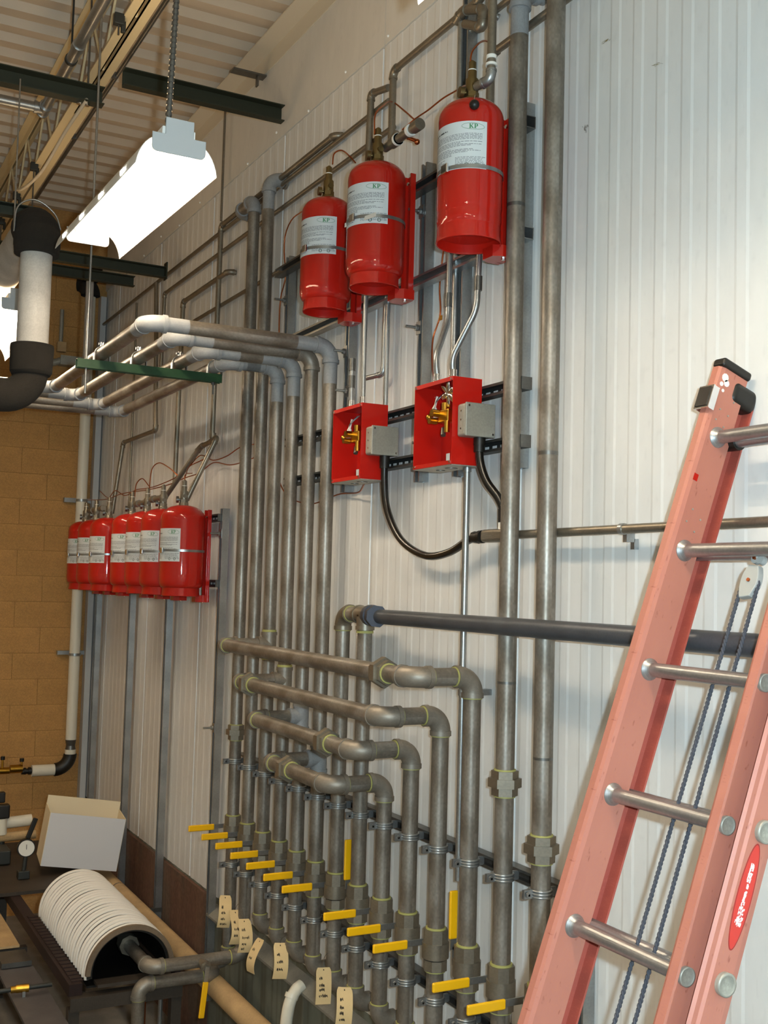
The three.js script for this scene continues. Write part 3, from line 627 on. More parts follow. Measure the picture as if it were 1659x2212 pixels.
// local y = 0 at the foot; a = angle measured from +z towards -x
function curved(c, r, y0, y1, a0, a1, n = 40, t = 0.0008) {
  const pos = [], uv = [], idx = [];
  for (let i = 0; i <= n; i++) for (const [y, v] of [[y0, 0], [y1, 1]]) {
    const a = a0 + (a1 - a0) * i / n; pos.push(c[0] - r * Math.sin(a), c[1] + y, c[2] + r * Math.cos(a)); uv.push(1 - i / n, v);
  }
  for (let i = 0; i < n; i++) { const b = i * 2; idx.push(b, b + 1, b + 2, b + 1, b + 3, b + 2); }
  const g = new THREE.BufferGeometry(); g.setAttribute('position', new THREE.Float32BufferAttribute(pos, 3)); g.setAttribute('uv', new THREE.Float32BufferAttribute(uv, 2)); g.setIndex(idx); g.computeVertexNormals();
  return flat(g);
}
function suppressor(label, x, y, z, r, H, style, group) {
  const o = thing('suppression_cylinder', label, 'cylinder', [x, y, z], group);
  const c = [x, y, z], dome = r * 0.62, B = H - dome, prof = [];
  const foot = style === 'straight' ? r * 0.97 : r * 0.84, s0 = 0.075;
  prof.push([0, 0.052], [r * 0.4, 0.049], [foot * 0.93, 0.032]);
  const outer = [];
  if (style === 'straight') outer.push([r * 0.972, 0.068], [r * 0.986, 0.072], [r * 0.986, 0.092], [r * 0.975, 0.096], [r * 0.985, 0.108], [r, 0.118]);
  else outer.push([foot + 0.001, 0.046], [r * 0.89, 0.049], [r * 0.945, 0.056], [r * 0.98, 0.068], [r * 0.997, 0.084], [r * 1.004, 0.1], [r * 1.004, 0.112], [r * 0.99, 0.116], [r, 0.121]);
  prof.push([foot * 0.985, 0.045], ...outer, [r, B - 0.02], [r * 1.004, B - 0.016], [r * 1.004, B - 0.008]);
  for (let i = 0; i <= 10; i++) { const t = i / 10 * Math.PI / 2; prof.push([Math.max(r * Math.cos(t) ** 0.82, 0.018), B + dome * Math.sin(t)]); }
  part('tank', o, lathe(prof, c, 48), M.red);
  const lip = lathe([[foot * 0.955, 0.034], [foot * 0.985, 0.003], [foot * 1.01, 0], [foot * 1.03, 0.004], [foot * 1.0, 0.022], [foot, 0.05], [foot * 0.985, 0.055]], c, 48);
  part('foot_ring', o, lip, M.red);
  const a0 = style === 'far' ? 0.40 : 0.06, a1 = Math.PI - (style === 'far' ? 0.3 : 0.05);
  const l0 = style === 'far' ? B * 0.44 : B * 0.525, l1 = style === 'far' ? B * 0.86 : B * 0.9;
  part('label', o, curved(c, r + 0.0009, l0, l1, a0, a1), labelMat);
  const sy = style === 'far' ? B * 0.58 : l0 + 0.008 + (style === 'waist' ? 0.02 : 0);
  const st = part('strap', o, [...[0].map(() => { const g = new THREE.CylinderGeometry(r + 0.0028, r + 0.0028, 0.013, 48, 1, true); g.translate(x, y + sy, z); return flat(g); })], M.galv);
  const ba = 1.35; part('buckle', st, box(x - (r + 0.006) * Math.sin(ba), y + sy, z + (r + 0.006) * Math.cos(ba), 0.01, 0.03, 0.036, 0.003), M.chrome);
  // wall bracket: channel-shaped back plate and a lower shelf
  const back = -0.0835;
  const br = part('bracket', o, [boxBetween([back - 0.004, y - 0.03, z - 0.03], [back, y + H - 0.02, z + 0.03]), boxBetween([back - 0.022, y - 0.03, z + 0.025], [back - 0.004, y + H - 0.02, z + 0.03]), boxBetween([back - 0.022, y - 0.03, z - 0.03], [back - 0.004, y + H - 0.02, z - 0.025])], M.red);
  const sh = extr([[-0.047, 0], [0.047, 0], [0.047, 0.045], [0.03, 0.075], [-0.03, 0.075], [-0.047, 0.045]], 0.038); sh.rotateX(-Math.PI / 2);
  sh.rotateY(Math.PI / 2); sh.translate(back - 0.004, y - 0.03, z);
  part('shelf', br, fb(sh), M.red);
  parts('bolt', br, [hexNut([back - 0.03, y - 0.032, z + 0.02], [0, 1, 0], 0.007, 0.006), hexNut([back - 0.024, y + H - 0.06, z + 0.012], [1, 0, 0], 0.007, 0.006)], M.chrome);
  // valve on top
  const t = y + H;
  const v = part('valve', o, [lathe([[0.026, -0.01], [0.026, 0.012], [0.018, 0.016], [0.018, 0.03], [0.0215, 0.034], [0.0215, 0.075], [0.015, 0.082], [0.015, 0.105], [0.0125, 0.108], [0.0125, 0.135], [0.006, 0.14], [0.004, 0.142]], [x, t, z], 20), fb(faceted(ring([x, t + 0.022, z], [0, 1, 0], 0.024, 0.016, 6))), cyl([x, t + 0.05, z - 0.028], [x, t + 0.05, z + 0.028], 0.0115)], style === 'far' ? M.valve : M.bronze);
  part('pressure_gauge', v, [ring([x - 0.034, t + 0.03, z - 0.012], [1, 0, 0.2], 0.0185, 0.014), cyl([x - 0.03, t + 0.03, z - 0.01], [x, t + 0.03, z], 0.006)], style === 'far' ? M.galvDark : M.bronze);
  part('adapter_ring', v, ring([x, t + 0.106, z], [0, 1, 0], 0.0145, 0.006), M.white);
  return o;
}
const CX = -0.238;
const cylR = suppressor('large red cylinder alone at right, hanging beside the tall riser', CX, 3.722, -3.11, 0.108, 0.483, 'straight');
{
  part('cap', cylR, ball([-0.292, 4.145, -3.005], 0.0165), M.black, 'black ball cap on a chain');
  part('chain', cylR, wire([[-0.292, 4.155, -3.01], [-0.275, 4.19, -3.03], [-0.25, 4.215, -3.08]], 0.0014, 12, 5), M.chrome);
}
suppressor('red cylinder in front of another, with a white strap end sticking out', CX, 3.727, -3.79, 0.111, 0.491, 'waist');
suppressor('red cylinder partly hidden behind its right-hand neighbour, copper loop on top', CX, 3.727, -4.24, 0.108, 0.486, 'waist');
{ // loose end of the strap, standing off the cylinder
  const a = V([-0.345, 3.971, -3.84]), b = V([-0.31, 3.966, -3.648]), d = b.clone().sub(a), g = new THREE.BoxGeometry(d.length(), 0.016, 0.0016);
  g.applyMatrix4(new THREE.Matrix4().makeBasis(d.clone().normalize(), new THREE.Vector3().crossVectors(new THREE.Vector3(-0.5, 0, 0.87), d).normalize(), new THREE.Vector3().crossVectors(d.clone().normalize(), new THREE.Vector3().crossVectors(new THREE.Vector3(-0.5, 0, 0.87), d).normalize())).setPosition(a.clone().add(b).multiplyScalar(0.5)));
  single('strap_tail', 'pale loose strap end slanting across the label of the middle upper cylinder', 'strap', fb(g), M.cord);
}
const SEVEN = [[-6.06, 'nearest'], [-6.46, 'second nearest'], [-6.79, 'third nearest'], [-7.14, 'fourth nearest'], [-7.73, 'fifth nearest'], [-8.10, 'second farthest'], [-8.42, 'farthest']];
{
  const first = suppressor('nearest of seven red cylinders in the low row near the far wall', CX, 2.51, SEVEN[0][0], 0.121, 0.505, 'far', 'red cylinders in the low row');
  for (const [z, w] of SEVEN.slice(1)) copyOf(first, [CX, 2.51, z], w + ' of seven red cylinders in the low row near the far wall');
}
// supports behind the cylinders
const S0 = -0.004, S1 = -0.0425;
function strut(label, a, b, back = [1, 0, 0], m = M.galv, bolts = []) {
  const o = thing('strut_channel', label, 'strut', [(a[0] + b[0]) / 2, (a[1] + b[1]) / 2, (a[2] + b[2]) / 2]);
  part('channel', o, strutGeo(a, b, back), m);
  for (const [y, z] of bolts) parts('bolt', o, [cyl([a[0] - 0.1, y, z], [a[0] - 0.04, y, z], 0.0055, 0.0055, 8), hexNut([a[0] - 0.052, y, z], [1, 0, 0], 0.0125, 0.011), box(a[0] - 0.042, y, z, 0.004, 0.05, 0.035)], M.galv);
  return o;
}
strut('upright galvanised strut behind the left control box', [S0, 3.0, -4.42], [S0, 4.23, -4.42], undefined, M.galv, [[3.62, -4.43], [3.44, -4.40]]);
strut('upright galvanised strut behind the right control box and middle cylinder', [S0, 3.0, -3.765], [S0, 4.25, -3.765], undefined, M.galv, [[4.06, -3.775], [3.60, -3.775], [3.14, -3.70]]);
strut('upright galvanised strut left of the hidden red cylinder', [S0, 3.79, -5.13], [S0, 4.22, -5.13], undefined, M.galv, [[4.0, -5.14]]);
strut('upright galvanised strut showing to the right of the second riser', [S0, 3.0, -3.10], [S0, 4.24, -3.10], undefined, M.galv);
strut('level galvanised strut behind the tops of the three upper cylinders', [S1, 4.145, -5.2], [S1, 4.145, -3.02], undefined, M.galvDark);
strut('level galvanised strut behind the feet of the three upper cylinders', [S1, 3.77, -5.08], [S1, 3.77, -3.02], undefined, M.galv);
strut('short upright strut between the ladder rails near the bottom edge', [S0, 0.02, -2.715], [S0, 1.55, -2.715], undefined, M.galv);
function slottedStrut(label, y, z0, z1, slots) {
  const o = thing('slotted_strut', label, 'strut', [S1, y, (z0 + z1) / 2]);
  part('channel', o, strutGeo([S1, y, z0], [S1, y, z1], [1, 0, 0]), M.steelDark);
  for (const z of slots) part('slot', o, box(S1 - 0.0036, y, z, 0.0015, 0.011, 0.024), M.wall);
  part('end_edge', o, boxBetween([S1 - 0.041, y - 0.0205, z1], [S1 - 0.0005, y + 0.0205, z1 + 0.003]), M.galvDark);
}
const slotRow = (a, b, s = 0.048) => { const r = []; for (let z = a; z < b; z += s) r.push(z); return r; };
slottedStrut('upper slotted black strut carrying both red control boxes', 3.27, -5.0, -3.015, slotRow(-4.95, -3.03));
slottedStrut('lower slotted black strut carrying both red control boxes', 3.08, -5.0, -3.015, slotRow(-4.95, -3.03));
slottedStrut('upper slotted strut behind the low row of seven cylinders', 2.95, -8.6, -5.93, slotRow(-6.2, -5.95));
slottedStrut('lower slotted strut behind the low row of seven cylinders', 2.585, -8.6, -5.93, slotRow(-6.2, -5.95));
for (const [z, w] of [[-5.93, 'nearest'], [-6.90, 'second nearest'], [-7.76, 'third nearest'], [-8.72, 'farthest']]) strut(w + ' upright strut running down below the low row of cylinders', [S0 - 0.018, 0.35, z], [S0 - 0.018, 3.0, z], undefined, M.galv, z === -5.93 ? [[2.86, z], [1.8, z]] : []);

// ---------------------------------------------------------------- red control boxes
function controlBox(label, z1, rosette) {
  const x0 = -0.2, x1 = -0.0845, y0 = 3.015, y1 = 3.315, z0 = z1 - 0.265, t = 0.002;
  const o = thing('control_box', label, 'box', [(x0 + x1) / 2, y0, (z0 + z1) / 2]);
  part('shell', o, [boxBetween([x1 - t, y0, z0], [x1, y1, z1]), boxBetween([x0, y0, z1 - t], [x1 - t, y1, z1]), boxBetween([x0, y0, z0], [x1 - t, y1, z0 + t]), boxBetween([x0, y1 - t, z0 + t], [x1 - t, y1, z1 - t]), boxBetween([x0, y0, z0 + t], [x0 + t, y0 + 0.014, z1 - t]), boxBetween([x0, y1 - 0.014, z0 + t], [x0 + t, y1 - t, z1 - t])], M.redBox);
  part('bottom_plate', o, boxBetween([x0 + t, y0 - 0.003, z0 + t], [x1 - t, y0 + 0.002, z1 - t]), M.gray, 'grey unpainted bottom plate');
  parts('knockout', o, [ring([-0.14, y0 - 0.0035, z1 - 0.1], [0, 1, 0], 0.022, 0.003), ring([-0.13, y0 - 0.0035, z1 - 0.19], [0, 1, 0], 0.016, 0.003)], M.galvDark);
  const inn = [];
  const bx = -0.165, by = 3.19, bz = z1 - 0.09;
  const vb = part('valve_block', o, [box(bx, by, bz, 0.04, 0.045, 0.065, 0.005), ring([bx - 0.033, by + 0.012, bz - 0.03], [1, 0, 0], 0.014, 0.03, 6), ring([bx - 0.033, by - 0.014, bz - 0.045], [1, 0, 0], 0.012, 0.03, 6), ring([bx, by + 0.035, bz - 0.02], [0, 1, 0], 0.012, 0.03, 6), ring([bx - 0.02, by - 0.04, bz + 0.03], [0, 1, 0], 0.01, 0.04, 6), ball([bx - 0.04, by + 0.0, bz - 0.06], 0.011)], M.brass);
  part('solenoid', vb, [ring([bx + 0.005, by - 0.05, bz - 0.035], [0.3, 1, -0.4], 0.009, 0.03)], M.galvDark);
  for (const s of [0, 1, 2]) part('tube', o, wire([[-0.14, y1 - 0.03, z1 - 0.14 - s * 0.012], [-0.165 - s * 0.006, y1 - 0.07, z1 - 0.18 + s * 0.012], [-0.185, y1 - 0.12, z1 - 0.17 + s * 0.016], [bx - 0.012, by, bz - 0.04 + s * 0.014]], 0.0014, 24, 6), M.galv);
  if (rosette) for (let k = 0; k < 6; k++) {
    const a = k * Math.PI / 3 + 0.3, g = new THREE.SphereGeometry(1, 12, 8); g.scale(0.008, 0.026, 0.012); g.translate(0, 0.026, 0); g.rotateX(a); g.rotateZ(0.25); g.translate(-0.172, 3.268, z1 - 0.075);
    part('bow_loop', o, flat(g), M.chrome, 'shiny metallic loop of a rosette');
  }
  part('wire_nut', o, [ball([-0.155, y1 - 0.085, z1 - 0.2], 0.009), cyl([-0.15, y1 - 0.04, z1 - 0.19], [-0.155, y1 - 0.085, z1 - 0.2], 0.004)], M.cord);
  part('rating_plate', o, box(x0 - 0.0008, y0 + 0.025, z1 - 0.022, 0.001, 0.024, 0.022), M.lampGray);
  for (const [yy, zz] of [[y0 + 0.008, z0 + 0.012], [y0 + 0.008, z1 - 0.012], [y1 - 0.008, z0 + 0.012], [y1 - 0.008, z1 - 0.012]]) part('screw', o, ring([x0 - 0.0015, yy, zz], [1, 0, 0], 0.0045, 0.003, 10), M.chrome);
  for (const zz of [z1 - 0.145, z1 - 0.038]) part('conduit_connector', o, [ring([-0.178, y1 + 0.004, zz], [0, 1, 0], 0.015, 0.008, 8), ring([-0.178, y1 + 0.018, zz], [0, 1, 0], 0.0125, 0.022)], M.chrome);
  return o;
}
controlBox('red control box at right with brass valve and shiny rosette inside', -3.25, true);
controlBox('red control box at left with brass valve inside', -3.94, false);
function junction(label, z1) {
  const x = -0.126, y = 3.163, o = thing('junction_box', label, 'box', [x, y, z1 + 0.03]);
  part('housing', o, box(x, y, z1 + 0.0275, 0.116, 0.112, 0.053, 0.01), M.gray);
  part('lid', o, box(x, y, z1 + 0.058, 0.118, 0.114, 0.008, 0.0035), M.gray);
  for (const [a, b] of [[-1, 1], [1, -1]]) part('screw', o, ring([x + a * 0.048, y + b * 0.046, z1 + 0.0628], [0, 0, 1], 0.004, 0.003, 10), M.chrome);
  for (const yy of [-0.03, 0, 0.03]) part('side_screw', o, ring([x - 0.0585, y + yy, z1 + 0.03], [1, 0, 0], 0.0035, 0.002, 8), M.chrome);
}
junction('square grey junction box on the side of the right control box', -3.249);
junction('square grey junction box on the side of the left control box', -3.939);
const flexMat = phys({ color: 0x100d0a, roughness: 0.3, clearcoat: 0.5, clearcoatRoughness: 0.2 });
function flexConduit(label, pts, e0, e1) {
  const o = thing('flexible_conduit', label, 'conduit', pts[0]);
  part('hose', o, wire(pts, 0.0145, 90, 14), flexMat);
  parts('gland', o, [ring(e0, [0, 1, 0], 0.021, 0.03, 8), ring([e0[0], e0[1] - 0.024, e0[2]], [0, 1, 0], 0.019, 0.03)], M.black);
  parts('gland', o, e1, M.black);
}
flexConduit('long black flexible conduit hanging in a wide curve from the left box', [[-0.112, 3.105, -3.905], [-0.11, 3.0, -3.905], [-0.104, 2.90, -3.89], [-0.09, 2.78, -3.80], [-0.07, 2.715, -3.64], [-0.062, 2.725, -3.48], [-0.058, 2.765, -3.36], [-0.058, 2.776, -3.30]], [-0.112, 3.097, -3.905], [ring([-0.058, 2.774, -3.305], [0, -0.1, 1], 0.0205, 0.035, 8), ring([-0.058, 2.7755, -3.275], [0, 0, 1], 0.0225, 0.02)]);
flexConduit('short black flexible conduit bending down from the right box behind the riser', [[-0.112, 3.105, -3.215], [-0.11, 3.03, -3.213], [-0.098, 2.96, -3.19], [-0.07, 2.90, -3.155], [-0.06, 2.86, -3.14], [-0.058, 2.82, -3.14]], [-0.112, 3.097, -3.215], [ring([-0.058, 2.842, -3.14], [0, 1, 0], 0.0195, 0.045)]);
{
  const o = thing('rigid_conduit', 'level steel conduit with a tee fitting crossing behind the ladder', 'conduit', [-0.058, 2.777, -2.4]);
  part('tee_fitting', o, [new RoundedBoxGeometry(0.044, 0.044, 0.14, 3, 0.014).translate(-0.058, 2.777, -3.185), cyl([-0.058, 2.79, -3.14], [-0.058, 2.822, -3.14], 0.018)], M.valve);
  part('white_sleeve', o, ring([-0.058, 2.81, -3.14], [0, 1, 0], 0.0185, 0.028), M.white);
  part('pipe', o, cyl([-0.058, 2.777, -3.13], [-0.058, 2.783, -0.4], 0.0135), M.valve);
  part('strap', o, [ring([-0.058, 2.779, -2.53], [0, 0, 1], 0.0165, 0.016), boxBetween([-0.05, 2.742, -2.538], [-0.02, 2.768, -2.522]), boxBetween([-0.022, 2.722, -2.538], [-0.006, 2.752, -2.522])], M.galv);
}
{ // conduits that feed the boxes
  const o = thing('conduit', 'straight upright steel conduit passing down from the right box along the wall', 'conduit', [-0.112, 2.4, -3.30]);
  part('pipe', o, cyl([-0.115, 3.012, -3.285], [-0.115, 1.62, -3.285], 0.0115), M.galv);
  part('coupling', o, [ring([-0.115, 2.245, -3.285], [0, 1, 0], 0.0145, 0.02), boxBetween([-0.1, 2.235, -3.30], [-0.006, 2.255, -3.27])], M.galv);
  part('coupling', o, ring([-0.115, 3.003, -3.285], [0, 1, 0], 0.015, 0.014), M.galv);
}
function bentConduit(label, pts, r, m, couple) {
  const o = thing('conduit', label, 'conduit', pts[0]);
  pipeRun(o, pts, r, m, { bend: true, R: 0.035 });
  for (const c of couple ?? []) part('coupling', o, ring(c, [0, 1, 0], r * 1.3, 0.05), M.galvDark);
}
const BT = 3.335;
bentConduit('bright bent conduit from the near corner of the right box up to the cylinder foot', [[-0.178, BT, -3.288], [-0.187, 3.379, -3.288], [-0.144, 3.541, -3.2], [-0.138, 3.738, -3.2]], 0.0105, M.galv, [[-0.14, 3.63, -3.2]]);
bentConduit('dull bent conduit rising left of the bright one over the right box', [[-0.178, BT, -3.395], [-0.187, 3.404, -3.395], [-0.125, 3.545, -3.42], [-0.124, 3.796, -3.42]], 0.0105, M.galv, [[-0.125, 3.622, -3.42]]);
bentConduit('upright double conduit rising behind the right cylinder from its box', [[-0.05, BT + 0.02, -3.50], [-0.05, 4.75, -3.50]], 0.012, M.galv);
strut('tall upright strut behind the right cylinder, running out of the top', [S0, 3.0, -3.48], [S0, 5.2, -3.48], undefined, M.galv);
bentConduit('thin conduit rising from the near corner of the left box', [[-0.178, BT, -3.978], [-0.178, 3.75, -3.978]], 0.0095, M.galv);
bentConduit('thin conduit close to the wall rising behind the left box to the upper cylinders', [[-0.05, 3.30, -4.03], [-0.05, 4.05, -4.03]], 0.0095, M.galv);
bentConduit('short conduit with couplings over the far corner of the left box', [[-0.178, BT, -4.085], [-0.178, 3.50, -4.085]], 0.0105, M.galv, [[-0.178, 3.49, -4.085], [-0.178, 3.42, -4.085]]);
{ // little wall elbow below the middle cylinder
  const o = thing('drop_pipe', 'thin upright drop pipe ending in a grey elbow above the left box', 'pipe', [-0.05, 3.6, -3.95]);
  pipeRun(o, [[-0.05, 3.783, -4.046], [-0.05, 3.462, -4.056], [-0.09, 3.453, -4.153]], 0.0105, M.galv, { R: 0.022, elbow: M.galv });
}

// ---------------------------------------------------------------- discharge pipes high on the wall
const WX = -0.05, WR = 0.0145;
function wallPipe(label, pts, r = WR, opt = {}) { const o = thing('discharge_pipe', label, 'pipe', pts[0]); pipeRun(o, pts, r, opt.m ?? M.valve, { R: r * 2, elbow: M.valve, n: 12, ...opt }); return o; }
wallPipe('discharge pipe from a wall elbow running left, then dropping to the low cylinders', [[-0.004, 4.655, -4.60], [WX, 4.655, -4.60], [WX, 4.655, -6.15], [WX, 3.42, -6.17]]);
wallPipe('highest discharge pipe falling from the fittings by the strut to the middle cylinder', [[-0.06, 5.3, -3.34], [-0.06, 4.72, -3.34], [-0.06, 4.72, -4.02], [-0.06, 4.43, -4.02]]);
wallPipe('short discharge loop bridging over the hidden cylinder beside the middle one', [[-0.06, 4.665, -4.06], [-0.06, 4.70, -4.22], [-0.06, 4.40, -4.23]], WR, { R: 0.025 });
wallPipe('long discharge pipe running level to the far wall', [[-0.035, 4.63, -4.1], [-0.035, 4.63, -8.99]], 0.012);
wallPipe('discharge pipe running level from behind the tall risers, dropping by the right cylinder', [[WX, 4.49, -1.2], [WX, 4.49, -3.29], [WX, 4.10, -3.29]]);
wallPipe('short level discharge pipe at the top edge, ending behind the tall upright strut', [[-0.03, 4.66, -2.7], [-0.03, 4.66, -3.46]], 0.0125);
wallPipe('lower discharge pipe running left from the hidden cylinder behind the risers', [[-0.035, 4.50, -4.05], [-0.035, 4.51, -7.3], [-0.035, 4.0, -7.32]], 0.012);
wallPipe('lowest level discharge pipe behind the two wall-entering risers', [[-0.03, 4.18, -4.9], [-0.03, 4.2, -7.05]], 0.011);
wallPipe('upright discharge pipe with elbow, its cap showing left of the risers', [[-0.004, 4.35, -6.0], [WX, 4.35, -6.0], [WX, 4.35, -6.83], [WX, 3.2, -6.86]]);
wallPipe('discharge pipe stepping down and left to the farthest low cylinders', [[WX, 4.62, -7.46], [WX, 3.59, -7.33], [WX, 3.59, -8.16], [-0.1, 3.07, -8.2]]);
wallPipe('thin upright rod pipe beside the stepped discharge pipe', [[WX + 0.02, 4.6, -8.02], [WX + 0.02, 2.9, -8.0]], 0.008);
wallPipe('thin hanger pipe from the ceiling bracket down to the wall elbow', [[-0.045, 5.40, -6.17], [-0.045, 4.69, -6.17]], 0.007);
{ // branch tee over the low row
  const o = thing('branch_pipe', 'branching discharge pipe with two slanting legs to the nearest low cylinders', 'pipe', [WX, 3.38, -6.2]);
  pipeRun(o, [[WX, 3.40, -6.16], [-0.06, 3.385, -6.34], [-0.2, 3.06, -6.62]], 0.0145, M.valve, { R: 0.03, elbow: M.valve });
  pipeRun(o, [[WX, 3.40, -6.16], [-0.06, 3.41, -6.06], [-0.2, 3.05, -6.13]], 0.0145, M.valve, { R: 0.03, elbow: M.valve });
  part('tee', o, [ring([WX, 3.40, -6.16], [0, 0.1, 1], 0.019, 0.06), ring([WX, 3.43, -6.16], [0, 1, 0], 0.019, 0.03)], M.valve);
}
function manifold(label, z0, z1, y, x = -0.225) {
  const o = thing('discharge_manifold', label, 'pipe', [x, y, (z0 + z1) / 2]);
  part('pipe', o, cyl([x, y, z0], [x, y, z1], 0.0165), M.valve);
  parts('fitting', o, [ring([x, y, z0 + (z1 - z0) * 0.3], [0, 0, 1], 0.022, 0.05), ring([x, y, z1 - 0.02], [0, 0, 1], 0.022, 0.045)], M.valve);
  return o;
}
{
  const o = manifold('stubby discharge manifold with white tape rising right of the middle cylinder valve', -3.80, -3.53, 4.29, -0.2);
  parts('tape', o, [ring([-0.2, 4.29, -3.6], [0, 0, 1], 0.023, 0.016), ring([-0.2, 4.29, -3.7], [0, 0, 1], 0.0235, 0.012)], M.white);
  part('bleed_cock', o, [cyl([-0.2, 4.29, -3.66], [-0.16, 4.265, -3.62], 0.007), ball([-0.16, 4.262, -3.62], 0.011)], M.copper);
  part('outlet', o, cyl([-0.2, 4.29, -3.76], [-0.06, 4.44, -3.98], 0.0145), M.valve);
}
manifold('discharge manifold between the third and nearest low cylinders', -6.8, -6.48, 3.085);
manifold('discharge manifold between the fourth and third low cylinders', -7.14, -6.83, 3.075);
manifold('discharge manifold of the farthest low cylinders, pale in the light', -8.42, -7.95, 3.09);
{ // outlet elbow and riser pipe of the right cylinder
  const o = thing('discharge_pipe', 'upright discharge pipe over the right cylinder, elbow taped white at its foot', 'pipe', [-0.2, 4.4, -3.06]);
  pipeRun(o, [[-0.236, 4.25, -3.09], [-0.215, 4.255, -3.03], [-0.215, 5.3, -3.03]], 0.0145, M.valve, { R: 0.028, elbow: M.galv });
  parts('tape', o, [ring([-0.215, 4.305, -3.03], [0, 1, 0], 0.0195, 0.008), ring([-0.215, 4.33, -3.03], [0, 1, 0], 0.0175, 0.012)], M.white);
}
{ // cluster of fittings at the top by the risers
  const o = thing('pipe_fittings', 'cluster of steel elbows and stubs at the top, left of the second riser', 'pipe', [-0.08, 4.74, -3.35]);
  pipeRun(o, [[-0.06, 4.708, -3.524], [-0.06, 4.73, -3.469], [-0.08, 4.651, -3.299], [-0.08, 4.585, -3.303], [-0.08, 4.652, -3.424]], 0.0165, M.valve, { R: 0.026, elbow: M.valve, n: 14 });
  part('stub', o, cyl([-0.06, 4.655, -3.315], [-0.02, 4.633, -3.291], 0.011), M.galv);
}
// ---------------------------------------------------------------- copper tubing
const tube = (label, pts, r = 0.0032) => single('copper_tube', label, 'tube', wire(pts, r, 70, 7), M.copper);
tube('copper tube looping from the middle cylinder valve over to the long copper line', [[-0.254, 4.33, -3.79], [-0.254, 4.403, -3.79], [-0.189, 4.481, -3.85], [-0.06, 4.584, -4.012], [-0.05, 4.518, -3.928], [-0.05, 4.455, -3.848]]);
tube('twisted copper line climbing from the middle cylinder to the right one', [[-0.06, 4.438, -3.925], [-0.05, 4.454, -3.836], [-0.05, 4.452, -3.737], [-0.05, 4.456, -3.62], [-0.05, 4.449, -3.529], [-0.1, 4.402, -3.397], [-0.221, 4.286, -3.16]]);
tube('copper loop arching over the valve of the right cylinder', [[-0.245, 4.291, -3.11], [-0.244, 4.363, -3.11], [-0.204, 4.42, -3.14], [-0.1, 4.504, -3.241], [-0.06, 4.508, -3.262], [-0.06, 4.495, -3.255]]);
tube('copper loop arching over the hidden upper cylinder', [[-0.223, 4.364, -4.24], [-0.216, 4.412, -4.24], [-0.18, 4.435, -4.245], [-0.14, 4.417, -4.246], [-0.1, 4.406, -4.272]]);
tube('copper tube hanging down the wall left of the hidden upper cylinder', [[-0.03, 4.416, -4.993], [-0.03, 4.41, -5.137], [-0.02, 4.357, -5.24], [-0.02, 4.274, -5.245], [-0.02, 4.136, -5.215], [-0.02, 4.053, -5.269], [-0.02, 3.912, -5.281], [-0.02, 3.596, -5.236], [-0.02, 3.102, -5.205], [-0.02, 2.974, -4.875], [-0.02, 2.998, -4.496], [-0.04, 2.991, -4.272], [-0.09, 3.013, -4.121]]);
{
  const o = thing('copper_tube', 'copper tube with a brass tag running down to the right control box', 'tube', [-0.05, 3.6, -3.6]);
  part('tubing', o, wire([[-0.03, 3.873, -3.627], [-0.03, 3.735, -3.648], [-0.03, 3.626, -3.64], [-0.04, 3.542, -3.671], [-0.08, 3.42, -3.603], [-0.14, 3.343, -3.483]], 0.0032, 50, 7), M.copper);
  part('tag', o, box(...[-0.035, 3.611, -3.627], 0.004, 0.018, 0.018), M.brass);
}
tube('copper line running from behind the risers to the branch pipe tee', [[-0.04, 3.316, -5.451], [-0.04, 3.323, -5.724], [-0.04, 3.294, -5.94], [-0.05, 3.286, -6.128], [-0.05, 3.334, -6.398], [-0.1, 3.278, -6.394], [-0.224, 3.177, -6.1]]);
tube('lower copper line sweeping from the risers along the low cylinder tops', [[-0.05, 3.247, -5.419], [-0.05, 3.235, -5.832], [-0.05, 3.272, -6.142], [-0.06, 3.229, -6.355], [-0.08, 3.214, -6.555], [-0.12, 3.185, -6.701], [-0.15, 3.171, -7.1], [-0.15, 3.18, -7.433], [-0.15, 3.184, -7.768], [-0.15, 3.171, -8.182], [-0.15, 3.196, -8.765]]);
tube('copper line rising and falling between the low cylinder valves', [[-0.08, 3.297, -6.22], [-0.1, 3.27, -6.428], [-0.12, 3.224, -6.566], [-0.15, 3.187, -6.845], [-0.15, 3.182, -7.123], [-0.15, 3.189, -7.377], [-0.15, 3.168, -7.668], [-0.15, 3.218, -7.951], [-0.15, 3.178, -8.116], [-0.15, 3.246, -8.404]]);
tube('copper arch over the fourth nearest low cylinder valve', [[-0.2, 3.125, -7.23], [-0.2, 3.213, -7.199], [-0.18, 3.245, -7.155], [-0.16, 3.191, -7.047]]);
tube('tall copper arch over the third nearest low cylinder valve', [[-0.2, 3.15, -6.901], [-0.2, 3.285, -6.849], [-0.18, 3.316, -6.791], [-0.15, 3.279, -6.663], [-0.12, 3.224, -6.566]]);
tube('copper whip joining the nearest low cylinder valve to the line', [[-0.235, 3.134, -6.06], [-0.239, 3.173, -6.06], [-0.1, 3.226, -6.362]]);

